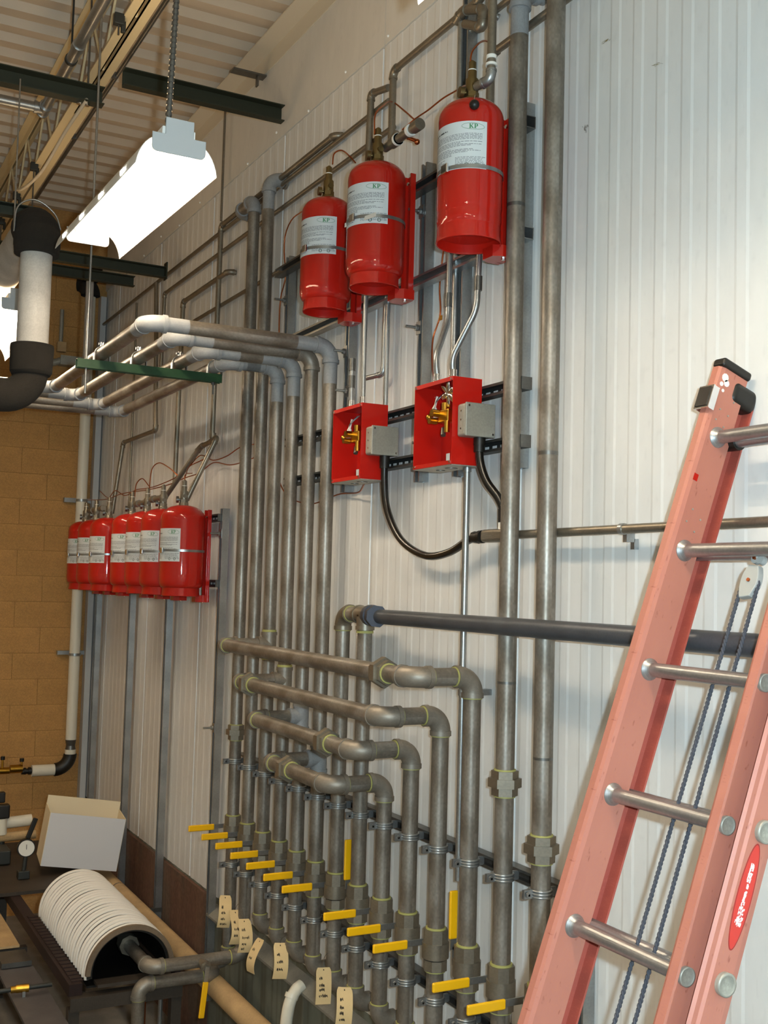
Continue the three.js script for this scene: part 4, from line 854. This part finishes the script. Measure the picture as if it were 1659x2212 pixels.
// ---------------------------------------------------------------- extension ladder leaning on the wall
{
  const U = new THREE.Vector3(0.344, 0.939, 0), NV = new THREE.Vector3(-0.939, 0.344, 0), ZV = new THREE.Vector3(0, 0, 1), P1 = new THREE.Vector3(-0.125, 2.99, 0);
  const at = (s, n, z) => P1.clone().addScaledVector(U, s).addScaledVector(NV, n).setZ(z);
  const o = thing('extension_ladder', 'orange fibreglass extension ladder leaning on the ribbed wall at right', 'ladder', [-1.22, 0, -1.9]);
  const place = (g, s0) => { const m = new THREE.Matrix4().makeBasis(NV, ZV, U).setPosition(P1.clone().addScaledVector(U, s0)); g.applyMatrix4(m); return g; };
  const rail = (poly, s0, s1) => place(fb(extr(poly, s1 - s0)), s0);
  const FZ0 = -2.091, FZ1 = -1.742, BZ0 = -2.128, BZ1 = -1.700;   // web faces of fly and base rails
  const T = 0.005, S_F = 0.182, S_B = 0.146, FOOT = -3.17;
  // fly section: web towards the rungs, flanges outwards
  const cLeft = [[-0.042, FZ0], [0.036, FZ0], [0.046, FZ0 - 0.004], [0.05, FZ0 - 0.012], [0.05, FZ0 - 0.032], [0.044, FZ0 - 0.032], [0.044, FZ0 - 0.012], [0.035, FZ0 - T], [-0.037, FZ0 - T], [-0.037, FZ0 - 0.03], [-0.042, FZ0 - 0.03]];
  part('fly_rail', o, rail(cLeft.reverse(), -2.6, S_F), M.ladder);
  const cRight = [[-0.042, FZ1], [0.036, FZ1], [0.046, FZ1 + 0.004], [0.05, FZ1 + 0.012], [0.05, FZ1 + 0.034], [0.043, FZ1 + 0.034], [0.043, FZ1 + 0.012], [0.035, FZ1 + T], [-0.037, FZ1 + T], [-0.037, FZ1 + 0.03], [-0.042, FZ1 + 0.03]];
  part('fly_rail', o, rail(cRight, -2.6, S_F), M.ladder);
  // base section: web outside, flanges turned in behind the fly
  const bLeft = [[-0.002, BZ0], [-0.002, BZ0 - T], [-0.082, BZ0 - T], [-0.088, BZ0], [-0.088, BZ0 + 0.036], [-0.083, BZ0 + 0.036], [-0.083, BZ0 + 0.004], [-0.066, BZ0], [-0.06, BZ0 + 0.004], [-0.054, BZ0]];
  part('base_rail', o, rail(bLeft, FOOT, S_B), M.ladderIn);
  const bRight = [[0.002, BZ1], [-0.054, BZ1], [-0.06, BZ1 - 0.003], [-0.066, BZ1], [-0.083, BZ1 - 0.004], [-0.083, BZ1 - 0.036], [-0.088, BZ1 - 0.036], [-0.095, BZ1], [-0.09, BZ1 + 0.008], [-0.075, BZ1 + 0.011], [-0.022, BZ1 + 0.011], [-0.016, BZ1 + 0.006], [-0.004, BZ1 + 0.006]];
  part('base_rail', o, rail(bRight, FOOT, S_B), M.ladder);
  // end caps
  const capPoly = (a, b, z0, z1) => [[a, z0], [b, z0], [b, z1], [a, z1]];
  part('end_cap', o, place(fb(new RoundedBoxGeometry(0.1, 0.042, 0.024, 3, 0.008).translate(0.003, FZ0 - 0.014, 0.006)), S_F), M.black);
  part('end_cap', o, place(fb(new RoundedBoxGeometry(0.1, 0.042, 0.024, 3, 0.008).translate(0.003, FZ1 + 0.014, 0.006)), S_F), M.black);
  part('end_cap', o, place(fb(new RoundedBoxGeometry(0.092, 0.058, 0.062, 4, 0.02).translate(-0.047, BZ0 + 0.014, -0.012)), S_B), M.black);
  part('end_cap', o, place(fb(new RoundedBoxGeometry(0.092, 0.058, 0.062, 4, 0.02).translate(-0.047, BZ1 - 0.01, -0.012)), S_B), M.black);
  // rungs: fly and base, ribbed aluminium, flared where they meet the rails
  const ribbed = (a, b, r) => { const g = new THREE.CylinderGeometry(r, r, a.distanceTo(b), 44, 1, true), p = g.attributes.position; for (let i = 0; i < p.count; i++) { const k = i % 45, an = k / 44 * 6.2832, top = Math.cos(an - 2.2); const f = 1 - (k % 2 ? 0.045 : 0) * (top > -0.3 ? 1 : 0.3); p.setX(i, p.getX(i) * f); p.setZ(i, p.getZ(i) * f); } g.computeVertexNormals(); g.rotateX(Math.PI / 2); const m = a.clone().add(b).multiplyScalar(0.5); g.translate(m.x, m.y, m.z); return fb(g); };
  for (let k = -9; k <= 0; k++) {
    const s = k * 0.3045;
    if (k >= -8) {
      const a = at(s, 0, FZ0), b = at(s, 0, FZ1);
      const r = part('fly_rung', o, ribbed(a, b, 0.0165), M.alu);
      parts('flare', r, [lathe([[0.0165, 0.016], [0.019, 0.009], [0.026, 0.003], [0.0265, 0]], [0, 0, 0], 24).rotateX(Math.PI / 2).translate(a.x, a.y, a.z), lathe([[0.0165, 0.016], [0.019, 0.009], [0.026, 0.003], [0.0265, 0]], [0, 0, 0], 24).rotateX(-Math.PI / 2).translate(b.x, b.y, b.z)], M.alu);
      part('rivet_end', r, [ring([b.x, b.y, FZ1 + 0.008], [0, 0, 1], 0.0195, 0.006, 22), lathe([[0.0195, 0], [0.0195, 0.004], [0.016, 0.004], [0.0155, 0.0015], [0, 0.001]], [0, 0, 0], 22).rotateX(Math.PI / 2).translate(b.x, b.y, FZ1 + 0.011)], M.gray);
    }
    const c = at(s + 0.012, -0.055, BZ0 + 0.002), d = at(s + 0.012, -0.055, BZ1);
    const r2 = part('base_rung', o, ribbed(c, d, 0.0155), M.alu);
    part('rivet_end', r2, [ring([d.x, d.y, BZ1 + 0.0135], [0, 0, 1], 0.0235, 0.006, 24), lathe([[0.0235, 0], [0.0235, 0.006], [0.018, 0.007], [0.017, 0.002], [0, 0.001]], [0, 0, 0], 24).rotateX(Math.PI / 2).translate(d.x, d.y, BZ1 + 0.0165)], M.gray);
    if (k === 0) part('rung_cap', o, ring(at(s + 0.012, -0.055, BZ0 + 0.03), [0, 0, 1], 0.022, 0.05), M.black);
  }
  // steel guide clip on the front flange of the far fly rail
  part('guide_clip', o, [place(fb(new THREE.BoxGeometry(0.004, 0.05, 0.062).translate(0.062, FZ0 - 0.016, 0)), 0.085), place(fb(new THREE.BoxGeometry(0.02, 0.003, 0.062).translate(0.052, FZ0 + 0.005, 0)), 0.085), place(fb(new THREE.BoxGeometry(0.02, 0.003, 0.062).translate(0.054, FZ0 - 0.04, 0)), 0.085)], M.chrome);
  part('clip_pad', o, place(fb(new THREE.BoxGeometry(0.003, 0.04, 0.052).translate(0.0655, FZ0 - 0.018, 0)), 0.085), M.black);
  for (const [s, n] of [[0.14, -0.03], [0.105, -0.018], [0.07, 0.018], [0.065, -0.012], [0.04, 0.022], [0.032, -0.008], [-0.2, 0.012], [-0.215, -0.02], [-0.235, 0.02], [-0.25, -0.012]]) part('rivet', o, ring(at(s, n, FZ0 + 0.0005), [0, 0, 1], 0.0024, 0.002, 10), M.gray);
  part('paint_spot', o, place(fb(new THREE.BoxGeometry(0.014, 0.0006, 0.018).translate(0.031, FZ0 + 0.0005, 0)), -0.122), M.red);
  parts('paint_smear', o, [[0.03, 0.152, 0.022], [0.021, 0.14, 0.018], [0.036, 0.132, 0.012], [0.026, 0.118, 0.009]].map(([n, s, w]) => ring(at(s, n, FZ0 + 0.0004), [0, 0, 1], w * 0.5, 0.0008, 9)), M.white);
  // worn oval sticker on the near base rail
  const cv = document.createElement('canvas'); cv.width = 128; cv.height = 512; const g = cv.getContext('2d');
  g.fillStyle = '#c9352a'; g.fillRect(0, 0, 128, 512); g.strokeStyle = '#8f1f1c'; g.lineWidth = 6; g.beginPath(); g.ellipse(64, 256, 60, 252, 0, 0, 7); g.stroke();
  g.fillStyle = '#e8e4e6'; let q = 5; const rq = () => { q = (q * 1103515245 + 12345) & 0x7fffffff; return q / 0x7fffffff; };
  for (const [y0, y1, w] of [[96, 128, 26], [140, 182, 30], [200, 214, 8], [232, 300, 24], [300, 372, 38], [352, 392, 50]]) for (let k = 0; k < 26; k++) { const y = y0 + rq() * (y1 - y0), x = 66 + (rq() - 0.5) * w; g.fillRect(x - 4, y - 5, 6 + rq() * 8, 8 + rq() * 8); }
  g.fillStyle = '#c9352a'; for (let k = 0; k < 40; k++) g.fillRect(40 + rq() * 50, 90 + rq() * 300, 2 + rq() * 4, 5 + rq() * 8);
  const st = new THREE.CanvasTexture(cv); st.colorSpace = THREE.SRGBColorSpace;
  const sh = new THREE.Shape(); sh.absellipse(0, 0, 0.0215, 0.107, 0, Math.PI * 2);
  const sg = new THREE.ExtrudeGeometry(sh, { depth: 0.0006, bevelEnabled: false, curveSegments: 24 }); { const p = sg.attributes.position, uv = sg.attributes.uv; for (let i = 0; i < p.count; i++) uv.setXY(i, p.getX(i) / 0.043 + 0.5, p.getY(i) / 0.214 + 0.5); }
  const mm = new THREE.Matrix4().makeBasis(NV.clone().negate(), U, ZV).setPosition(at(-1.035, -0.05, BZ1 + 0.0112)); sg.applyMatrix4(mm);
  part('sticker', o, sg, mat({ color: 0xffffff, map: st, roughness: 0.4 }), 'worn red oval sticker with flaked white lettering');
  // pulley and rope
  const pz = -1.876, ps = -0.372, pn = -0.027;
  const body = new THREE.Shape(); body.moveTo(-0.012, 0.036); body.lineTo(0.014, 0.034); body.quadraticCurveTo(0.026, 0.01, 0.022, -0.012); body.lineTo(0.012, -0.036); body.lineTo(-0.016, -0.04); body.quadraticCurveTo(-0.028, -0.01, -0.022, 0.018); body.lineTo(-0.012, 0.036);
  const bg = new THREE.ExtrudeGeometry(body, { depth: 0.012, bevelEnabled: true, bevelSize: 0.002, bevelThickness: 0.003, bevelSegments: 2 });
  bg.applyMatrix4(new THREE.Matrix4().makeBasis(ZV.clone().negate().multiplyScalar(-1), U, NV.clone()).setPosition(at(ps, pn - 0.006, pz)));
  { const d = new THREE.Matrix4().makeBasis(ZV, U, NV).determinant(); if (d < 0) bg.index ? 0 : flipFaces(bg); }
  const pu = part('pulley', o, flat(bg), M.grayPlastic);
  parts('pin', pu, [ring(at(ps, pn + 0.010, pz), NV, 0.0042, 0.006, 12), ring(at(ps + 0.055, pn + 0.006, pz - 0.003), NV, 0.0045, 0.008, 12)], M.copper);
  part('pulley_hook', pu, [ring(at(ps + 0.055, pn - 0.001, pz - 0.003), NV, 0.0125, 0.012, 16), ring(at(ps + 0.052, pn - 0.001, pz + 0.012), NV, 0.011, 0.014, 14), cyl(at(ps + 0.055, pn, pz), at(ps + 0.075, -0.012, pz), 0.006)], M.grayPlastic);
  const strand = (za, zb) => { // two plies twisted round each other
    const gs = [];
    for (const ph of [0, Math.PI]) { const pts = []; const L = 1.6, K = 640; for (let i = 0; i <= K; i++) { const s = ps - i / K * L, a = i * 0.8 + ph, c = at(s, -0.0265 + 0.0019 * Math.cos(a), za + (zb - za) * i / K + 0.0019 * Math.sin(a)); pts.push([c.x, c.y, c.z]); } gs.push(wire(pts, 0.0032, 1280, 5)); }
    return gs;
  };
  part('rope', o, strand(-1.902, -1.925), M.rope); part('rope', o, strand(-1.853, -1.866), M.rope);
  parts('foot', o, [place(fb(new RoundedBoxGeometry(0.13, 0.05, 0.06, 2, 0.008).translate(-0.05, BZ0 + 0.01, 0.02)), FOOT), place(fb(new RoundedBoxGeometry(0.13, 0.05, 0.06, 2, 0.008).translate(-0.05, BZ1 - 0.01, 0.02)), FOOT)], M.black);
}

// ---------------------------------------------------------------- four-pipe hanger overhead
{
  const o = thing('trapeze_strut', 'green trapeze strut under the four overhead pipes, hung on a bright rod', 'strut', [-0.68, 3.57, -5.24]);
  const z = -5.24;
  part('channel', o, strutGeo([-1.035, 3.61, z], [-0.335, 3.61, z], [0, 1, 0]).translate(0, -0.002, 0), M.green);
  part('rod', o, cyl([-0.99, 3.45, z], [-0.99, 5.5, z], 0.0055, 0.0055, 10), M.galv, 'bright threaded rod');
  part('rod', o, [cyl([-0.372, 3.51, z], [-0.372, 3.6, z], 0.0045, 0.0045, 8), hexNut([-0.372, 3.562, z], [0, 1, 0], 0.011, 0.01)], M.galvDark);
  for (const i of [9, 10, 11, 12]) {
    const x = OVER[i][0], y = 3.642, t = new THREE.TorusGeometry(PR + 0.0035, 0.0045, 8, 28, Math.PI); t.translate(x, y, z);
    const c = part('pipe_strap', o, [t, boxBetween([x - PR - 0.0075, 3.606, z - 0.012], [x - PR - 0.0035, y, z + 0.012]), boxBetween([x + PR + 0.0035, 3.606, z - 0.012], [x + PR + 0.0075, y, z + 0.012])], M.galv);
    part('strap_ear', c, [box(x - 0.005, y + PR + 0.014, z, 0.003, 0.022, 0.022), box(x + 0.005, y + PR + 0.014, z, 0.003, 0.022, 0.022), ring([x + 0.013, y + PR + 0.017, z], [1, 0, 0], 0.006, 0.01, 6), ring([x - 0.012, y + PR + 0.017, z], [1, 0, 0], 0.006, 0.008, 6)], M.galv);
  }
}
// ---------------------------------------------------------------- large insulated pipe at upper left
{
  const x = -1.243, z = -5.2, r = 0.07;
  const o = thing('insulated_pipe', 'thick white vertical pipe with black foam elbows at its top and foot', 'pipe', [x, 3.9, z]);
  part('pipe', o, cyl([x, 3.62, z], [x, 4.08, z], r, r, 32), M.insul);
  const e = (rad) => [bendAny(V(x, 4.19, z), V(0, 1, 0), V(0, 0, -1), 0.1, rad, 26)];
  part('foam_elbow', o, [...e(0.103), ball([x, 4.16, z - 0.02], 0.104, 30), cyl([x, 4.05, z], [x, 4.1, z], 0.098, 0.103, 26)], M.foam);
  part('pipe', o, cyl([x, 4.19, z - 0.1], [x, 4.19, -8.9], 0.088, 0.088, 32), M.insul);
  part('foam_cuff', o, lathe([[0.05, -0.13], [0.084, -0.125], [0.092, -0.11], [0.096, 0], [0.094, 0.012], [0.07, 0.014]], [x, 3.625, z], 36), M.foam);
  part('foam_elbow', o, [bendAny(V(x, 3.40, z), V(0, -1, 0), V(-1, 0, 0), 0.115, 0.075, 26), cyl([x - 0.115, 3.40, z], [x - 0.9, 3.40, z], 0.075, 0.075, 26)], M.foam);
  part('hanger_strap', o, [wire([[x - 0.105, 4.14, z + 0.01], [x - 0.09, 4.26, z + 0.01], [x - 0.02, 4.30, z + 0.01], [x + 0.07, 4.25, z + 0.01], [x + 0.1, 4.18, z + 0.01]], 0.004, 30, 6), cyl([x - 0.105, 4.14, z + 0.01], [x - 0.095, 4.88, z - 0.08], 0.004, 0.004, 6)], M.galv);
}
{
  const o = channel('support_channel', 'dark channel ending behind the big black foam elbow', -3.0, -1.22, 4.33, -5.5, 0.05, 0.06);
  part('hanger_rod', o, cyl([-1.45, 4.35, -5.5], [-1.45, 5.5, -5.5], 0.005, 0.005, 8), M.galvDark);
}
{ // pipes in the far corner
  const o = thing('drain_pipe', 'white plastic drain pipe standing in the far corner with black elbow at its foot', 'pipe', [-0.165, 1.3, -8.93]);
  const x = -0.163, z = -8.93;
  part('pipe', o, cyl([x, 1.345, z], [x, 4.82, z], 0.041, 0.041, 24), M.pvc);
  parts('coupling', o, [cyl([x, 1.30, z], [x, 1.345, z], 0.034, 0.041), cyl([x, 1.27, z], [x, 1.30, z], 0.04, 0.034)], M.galvDark);
  part('sleeve', o, cyl([x, 1.235, z], [x, 1.27, z], 0.042), M.pvc);
  part('elbow', o, arcBend(V(x, 1.12, z), V(0, -1, 0), V(-1, 0, 0), 0.115, 0.05), M.black);
  part('sleeve', o, cyl([x - 0.115, 1.12, z], [x - 0.285, 1.12, z], 0.043), M.pvc);
  part('foam_elbow', o, [arcBend(V(x, 4.93, z), V(0, 1, 0), V(-1, 0, 0), 0.1, 0.075)], M.foam);
  parts('tail', o, [cyl([x - 0.285, 1.12, z], [x - 0.36, 1.115, z], 0.02), ring([x - 0.3, 1.12, z], [1, 0, 0], 0.028, 0.02), ring([x - 0.335, 1.12, z], [1, 0, 0], 0.026, 0.015)], M.black);
  part('brass_valve', o, [ring([x - 0.40, 1.14, z], [1, 0, 0], 0.032, 0.09), ring([x - 0.50, 1.13, z], [1, 0, 0], 0.026, 0.1, 8), cyl([x - 0.36, 1.14, z], [x - 0.36, 1.2, z], 0.008), cyl([x - 0.5, 1.13, z], [x - 0.5, 1.22, z], 0.008)], M.brass);
  parts('valve_knob', o, [ring([x - 0.36, 1.205, z], [0, 1, 0], 0.016, 0.025), ring([x - 0.5, 1.225, z], [0, 1, 0], 0.016, 0.025)], M.black);
  parts('bracket', o, [boxBetween([-0.27, 3.19, -9.09], [-0.02, 3.225, -9.05]), ring([x, 3.2, z], [0, 1, 0], 0.047, 0.02), boxBetween([-0.27, 1.99, -9.09], [-0.02, 2.02, -9.05]), ring([x, 2.0, z], [0, 1, 0], 0.047, 0.02)], M.galv);
}
{
  const o = thing('corner_pipe', 'pale square downpipe in the very corner, right of the white drain pipe', 'pipe', [-0.03, 2.5, -9.04]);
  part('pipe', o, boxBetween([-0.062, 0, -9.09], [-0.014, 4.86, -9.0], 0.006), M.lampGray);
}
{ // cable tray & duct bits on the far wall
  const o = thing('cable_tray', 'grey tray and bent duct crossing the far wall behind the drain pipe', 'tray', [-0.35, 4.33, -9.0]);
  part('tray', o, [boxBetween([-0.36, 4.27, -9.085], [-0.02, 4.28, -8.99]), boxBetween([-0.36, 4.28, -9.0], [-0.02, 4.345, -8.99]), boxBetween([-0.36, 4.28, -9.085], [-0.02, 4.335, -9.08])], M.gray);
  part('duct', o, [cyl([-0.36, 4.30, -9.03], [-0.72, 4.17, -9.03], 0.028), ball([-0.36, 4.30, -9.03], 0.03)], M.gray);
  part('outlet_box', o, box(-0.345, 4.42, -9.06, 0.07, 0.08, 0.05, 0.004), M.tan);
  part('conduit', o, cyl([-0.352, 4.46, -9.06], [-0.352, 4.72, -9.06], 0.016), M.gray);
}
{
  const o = thing('wall_unit', 'small dark fitting with a white sleeve near the top of the far corner', 'pipe', [-0.1, 4.95, -8.8]);
  part('foam_elbow', o, [arcBend(V(-0.2, 4.99, -8.8), V(0, 1, 0), V(1, 0, 0), 0.08, 0.06)], M.foam);
  part('sleeve', o, cyl([-0.12, 4.99, -8.8], [-0.006, 4.99, -8.8], 0.052), M.insul);
  part('stem', o, cyl([-0.2, 4.0, -8.78], [-0.2, 4.91, -8.8], 0.03), M.insul);
}
// ---------------------------------------------------------------- machine at lower left
{
  const x = -0.615, r = 0.215, cy = 0.735, z0 = -6.57, z1 = -5.43, n = 25, p = (z1 - z0) / n;
  const o = thing('ribbed_drum', 'half-round drum cover wound with pale grey rings, open at the near end', 'drum', [x, cy, (z0 + z1) / 2]);
  for (let k = 0; k < n; k++) {   // cord rings, laid a little unevenly
    const t = rr(0.0112, 0.0135), g = new THREE.TorusGeometry(r - 0.0125 + rr(-0.001, 0.0015), t, 9, 40, Math.PI + 0.24); g.rotateZ(-0.12); g.translate(x, cy, z0 + (k + 0.5) * p + rr(-0.004, 0.004));
    part('ring', o, g, M.cord);
  }
  const shell = (() => { const pts = [], inn = []; for (let i = 0; i <= 30; i++) { const a = -0.1 + (Math.PI + 0.2) * i / 30; pts.push([x + (r - 0.0105) * Math.cos(a), cy + (r - 0.0105) * Math.sin(a)]); inn.push([x + (r - 0.036) * Math.cos(a), cy + (r - 0.036) * Math.sin(a)]); } const g = extr([...pts, ...inn.reverse()], z1 - z0 - 0.02); g.translate(0, 0, z0 + 0.02); return g; })();
  part('shell', o, shell, M.black);
  const rim = (() => { const pts = [], inn = []; for (let i = 0; i <= 30; i++) { const a = Math.PI * i / 30; pts.push([x + (r - 0.002) * Math.cos(a), cy + (r - 0.002) * Math.sin(a)]); inn.push([x + (r - 0.024) * Math.cos(a), cy + (r - 0.024) * Math.sin(a)]); } const g = extr([...pts, ...inn.reverse()], 0.02); g.translate(0, 0, z1); return g; })();
  part('end_rim', o, rim, M.rim);
  part('back_plate', o, (() => { const pts = []; for (let i = 0; i <= 24; i++) { const a = Math.PI * i / 24; pts.push([x + (r - 0.02) * Math.cos(a), cy + (r - 0.02) * Math.sin(a)]); } const g = extr(pts, 0.01); g.translate(0, 0, z0 + 0.01); return g; })(), M.black);
  part('bottom_pan', o, boxBetween([x - r + 0.02, 0.665, z0 + 0.03], [x + r - 0.02, 0.675, z1 - 0.03]), M.black);
  part('burner_nozzle', o, [cyl([-0.565, 0.79, -5.74], [-0.565, 0.79, -5.95], 0.022), ring([-0.565, 0.784, -5.66], [0, 0, 1], 0.05, 0.06, 8), ring([-0.565, 0.784, -5.70], [0, 0, 1], 0.04, 0.04)], M.valve);
}
{ // frame that carries it
  const o = thing('machine_frame', 'dark rusty steel machine frame and plates at the lower left', 'machine', [-0.8, 0, -6.2]);
  part('side_rail', o, [boxBetween([-0.905, 0.655, -8.3], [-0.845, 0.712, -5.4])], M.machineRust);
  part('ribbed_strip', o, Array.from({ length: 41 }, (_, i) => boxBetween([-0.888, 0.712, -6.56 + i * 0.0277], [-0.836, 0.718 + (i % 2) * 0.003, -6.56 + i * 0.0277 + 0.02])), M.machineRust);
  part('side_rail', o, boxBetween([-0.40, 0.62, -7.5], [-0.372, 0.73, -5.4]), M.machineRust);
  parts('front_bar', o, [boxBetween([-0.905, 0.645, -5.43], [-0.372, 0.66, -5.36]), boxBetween([-0.905, 0.60, -5.372], [-0.372, 0.645, -5.36])], M.machine);
  part('front_bar', o, boxBetween([-0.78, 0.69, -5.45], [-0.42, 0.705, -5.37]), M.machine);
  part('deck_plate', o, boxBetween([-1.10, 0.555, -6.35], [-0.92, 0.57, -4.4]), M.plate, 'dark grey steel plate');
  part('deck_plate', o, boxBetween([-1.09, 0.60, -7.4], [-0.95, 0.612, -6.4]), M.tan, 'tan plate');
  part('bracket', o, boxBetween([-1.08, 0.575, -6.36], [-0.93, 0.6, -6.16]), M.galvDark);
  part('side_rail', o, boxBetween([-1.30, 0.50, -8.3], [-1.25, 0.56, -4.4]), M.machineRust);
  for (const [x, z] of [[-0.88, -5.42], [-0.39, -5.42], [-0.88, -7.4], [-0.39, -7.4], [-1.27, -5.0], [-1.27, -7.8]]) part('leg', o, boxBetween([x - 0.025, 0, z - 0.025], [x + 0.025, 0.6, z + 0.025]), M.machine);
  part('cross_bar', o, boxBetween([-1.27, 0.5, -6.6], [-0.88, 0.55, -6.55]), M.machine);
  part('rod', o, cyl([-0.52, 0.05, -5.50], [-0.52, 0.62, -5.50], 0.012), M.copper);
  part('shelf', o, boxBetween([-1.15, 0.715, -8.3], [-0.36, 0.735, -7.0]), M.machine);
  parts('shelf_leg', o, [boxBetween([-0.44, 0, -7.2], [-0.4, 0.715, -7.16]), boxBetween([-0.44, 0, -8.2], [-0.4, 0.715, -8.16])], M.machine);
}
{ // dark equipment clutter between frame and far wall
  const o = thing('gas_train', 'dark valve train with a white sleeved pipe behind the dial gauge', 'valve', [-0.95, 0.8, -7.9]);
  parts('body', o, [box(-0.86, 0.785, -7.75, 0.13, 0.09, 0.2, 0.01), box(-0.95, 0.765, -7.7, 0.12, 0.05, 0.12, 0.008), ring([-0.95, 0.8, -7.68], [0, 1, 0], 0.04, 0.12)], M.steelDark);
  part('sleeved_pipe', o, cyl([-0.62, 0.955, -7.95], [-0.98, 0.935, -7.95], 0.038), M.pvc);
  part('pipe', o, cyl([-0.6, 0.87, -7.9], [-1.1, 0.85, -7.9], 0.03), M.tan);
}
{
  const o = thing('dial_gauge', 'round dial gauge with a pale face and black lever above', 'gauge', [-0.765, 0.918, -7.28]);
  const c = [-0.772, 0.922, -7.28];
  part('case', o, ring([c[0], c[1], c[2] - 0.012], [-0.05, 0, 1], 0.055, 0.03, 28), M.black);
  part('face', o, ring([c[0], c[1], c[2] + 0.0045], [-0.05, 0, 1], 0.048, 0.003, 28), M.white);
  part('pointer', o, box(c[0], c[1] + 0.008, c[2] + 0.007, 0.003, 0.03, 0.001), M.black);
  part('stem', o, cyl([c[0], c[1] - 0.05, c[2] - 0.01], [c[0] - 0.01, 0.77, c[2] - 0.01], 0.014), M.steelDark);
  part('lever', o, new RoundedBoxGeometry(0.03, 0.13, 0.016, 2, 0.006).rotateZ(-0.35).translate(c[0] + 0.035, c[1] + 0.11, c[2] - 0.04), M.black);
  part('base', o, box(c[0] - 0.01, 0.762, c[2] - 0.01, 0.07, 0.05, 0.06, 0.006), M.steelDark);
}
{
  const o = thing('solenoid_valve', 'black valve on a white pipe stub at the left edge', 'valve', [-0.93, 1.0, -7.9]);
  parts('body', o, [box(-0.812, 1.035, -7.9, 0.07, 0.09, 0.07, 0.01), box(-0.834, 1.127, -7.9, 0.05, 0.07, 0.05, 0.008)], M.black);
  part('stub', o, cyl([-0.822, 0.987, -7.9], [-0.817, 0.883, -7.9], 0.032), M.pvc);
  part('pipe', o, cyl([-0.817, 0.883, -7.9], [-0.817, 0, -7.9], 0.02), M.steelDark);
}
{ // open carton standing on the shelf
  const o = thing('cardboard_box', 'open-topped white carton standing behind the ribbed drum', 'box', [-0.45, 0.766, -7.55]);
  const W = 0.47, D = 0.28, H = 0.33, t = 0.005, yaw = -0.1, y0 = 0.768;
  const put = (g) => { g.translate(0, 0, -D / 2); g.rotateX(0.04); g.rotateZ(-0.14); g.rotateY(yaw); g.translate(-0.445, y0, -7.28); return g; };
  part('front_panel', o, put(fb(new THREE.BoxGeometry(W, H, t).translate(0, H / 2, D / 2))), M.card);
  part('back_panel', o, put(fb(new THREE.BoxGeometry(W, H + 0.05, t).translate(0, (H + 0.05) / 2, -D / 2))), M.cardIn);
  for (const s of [-1, 1]) part('side_panel', o, put(fb(new THREE.BoxGeometry(t, H, D - 0.006).translate(s * W / 2, H / 2, 0))), M.cardIn);
  part('base_panel', o, put(fb(new THREE.BoxGeometry(W - 0.01, t, D - 0.01).translate(0, t / 2 + 0.006, 0))), M.cardIn);
}
{
  const o = thing('insulated_pipe', 'long tan insulated pipe running level between drum and wall', 'pipe', [-0.22, 0.64, -6]);
  part('pipe', o, cyl([-0.22, 0.64, -7.6], [-0.22, 0.64, -7.16], 0.05, 0.05, 24), M.tan);
  part('pipe', o, cyl([-0.22, 0.64, -7.145], [-0.22, 0.64, -1.6], 0.05, 0.05, 24), M.tan);
  part('joint_band', o, ring([-0.22, 0.64, -7.152], [0, 0, 1], 0.0495, 0.02), M.steelDark);
  for (const z of [-6.9, -4.45, -2.4]) parts('support', o, [boxBetween([-0.27, 0.565, z], [-0.021, 0.589, z + 0.03])], M.galvDark);
}
{
  const o = thing('pvc_elbow', 'white plastic pipe elbow curving down at the bottom edge', 'pipe', [-0.2, 0.6, -4.75]);
  part('pipe', o, wire([[-0.05, 0.825, -4.679], [-0.08, 0.812, -4.671], [-0.11, 0.776, -4.66], [-0.125, 0.709, -4.66], [-0.13, 0.579, -4.668]], 0.027, 30, 18), M.pvc);
  part('collar', o, ring([-0.105, 0.791, -4.662], [-0.5, -1, 0.2], 0.031, 0.02), M.pvc);
  part('lower_pipe', o, cyl([-0.13, 0.583, -4.669], [-0.13, 0, -4.669], 0.027), M.pvc);
}
{
  const o = thing('small_valve', 'small brass valve with a yellow lever under the machine at the left edge', 'valve', [-1.15, 0.3, -5.7]);
  const c = [-1.05, 0.606, -5.75];
  part('body', o, [ring(c, [1, 0, 0.1], 0.02, 0.06, 8), ring([c[0] - 0.04, c[1], c[2]], [1, 0, 0], 0.016, 0.03)], M.brass);
  part('pipe', o, [cyl([c[0] - 0.3, c[1], c[2]], [c[0] + 0.14, c[1], c[2]], 0.011)], M.steelDark);
  part('lever_grip', o, box(c[0] + 0.005, c[1] - 0.1, c[2] + 0.02, 0.018, 0.09, 0.008, 0.003), M.yellow);
  part('lever', o, box(c[0] + 0.005, c[1] - 0.035, c[2] + 0.02, 0.014, 0.05, 0.004), M.galv);
  part('stand', o, cyl([c[0] - 0.15, 0, c[2]], [c[0] - 0.15, c[1], c[2]], 0.012), M.steelDark);
}
{
  const o = thing('drain_pipe', 'thin bright pipe standing under the machine beside the burner pipe', 'pipe', [-0.4, 0.3, -5.45]);
  part('pipe', o, cyl([-0.42, 0, -5.55], [-0.42, 0.63, -5.55], 0.011), M.galv);
}
scene.updateMatrixWorld(true);
renderer.render(scene, camera);
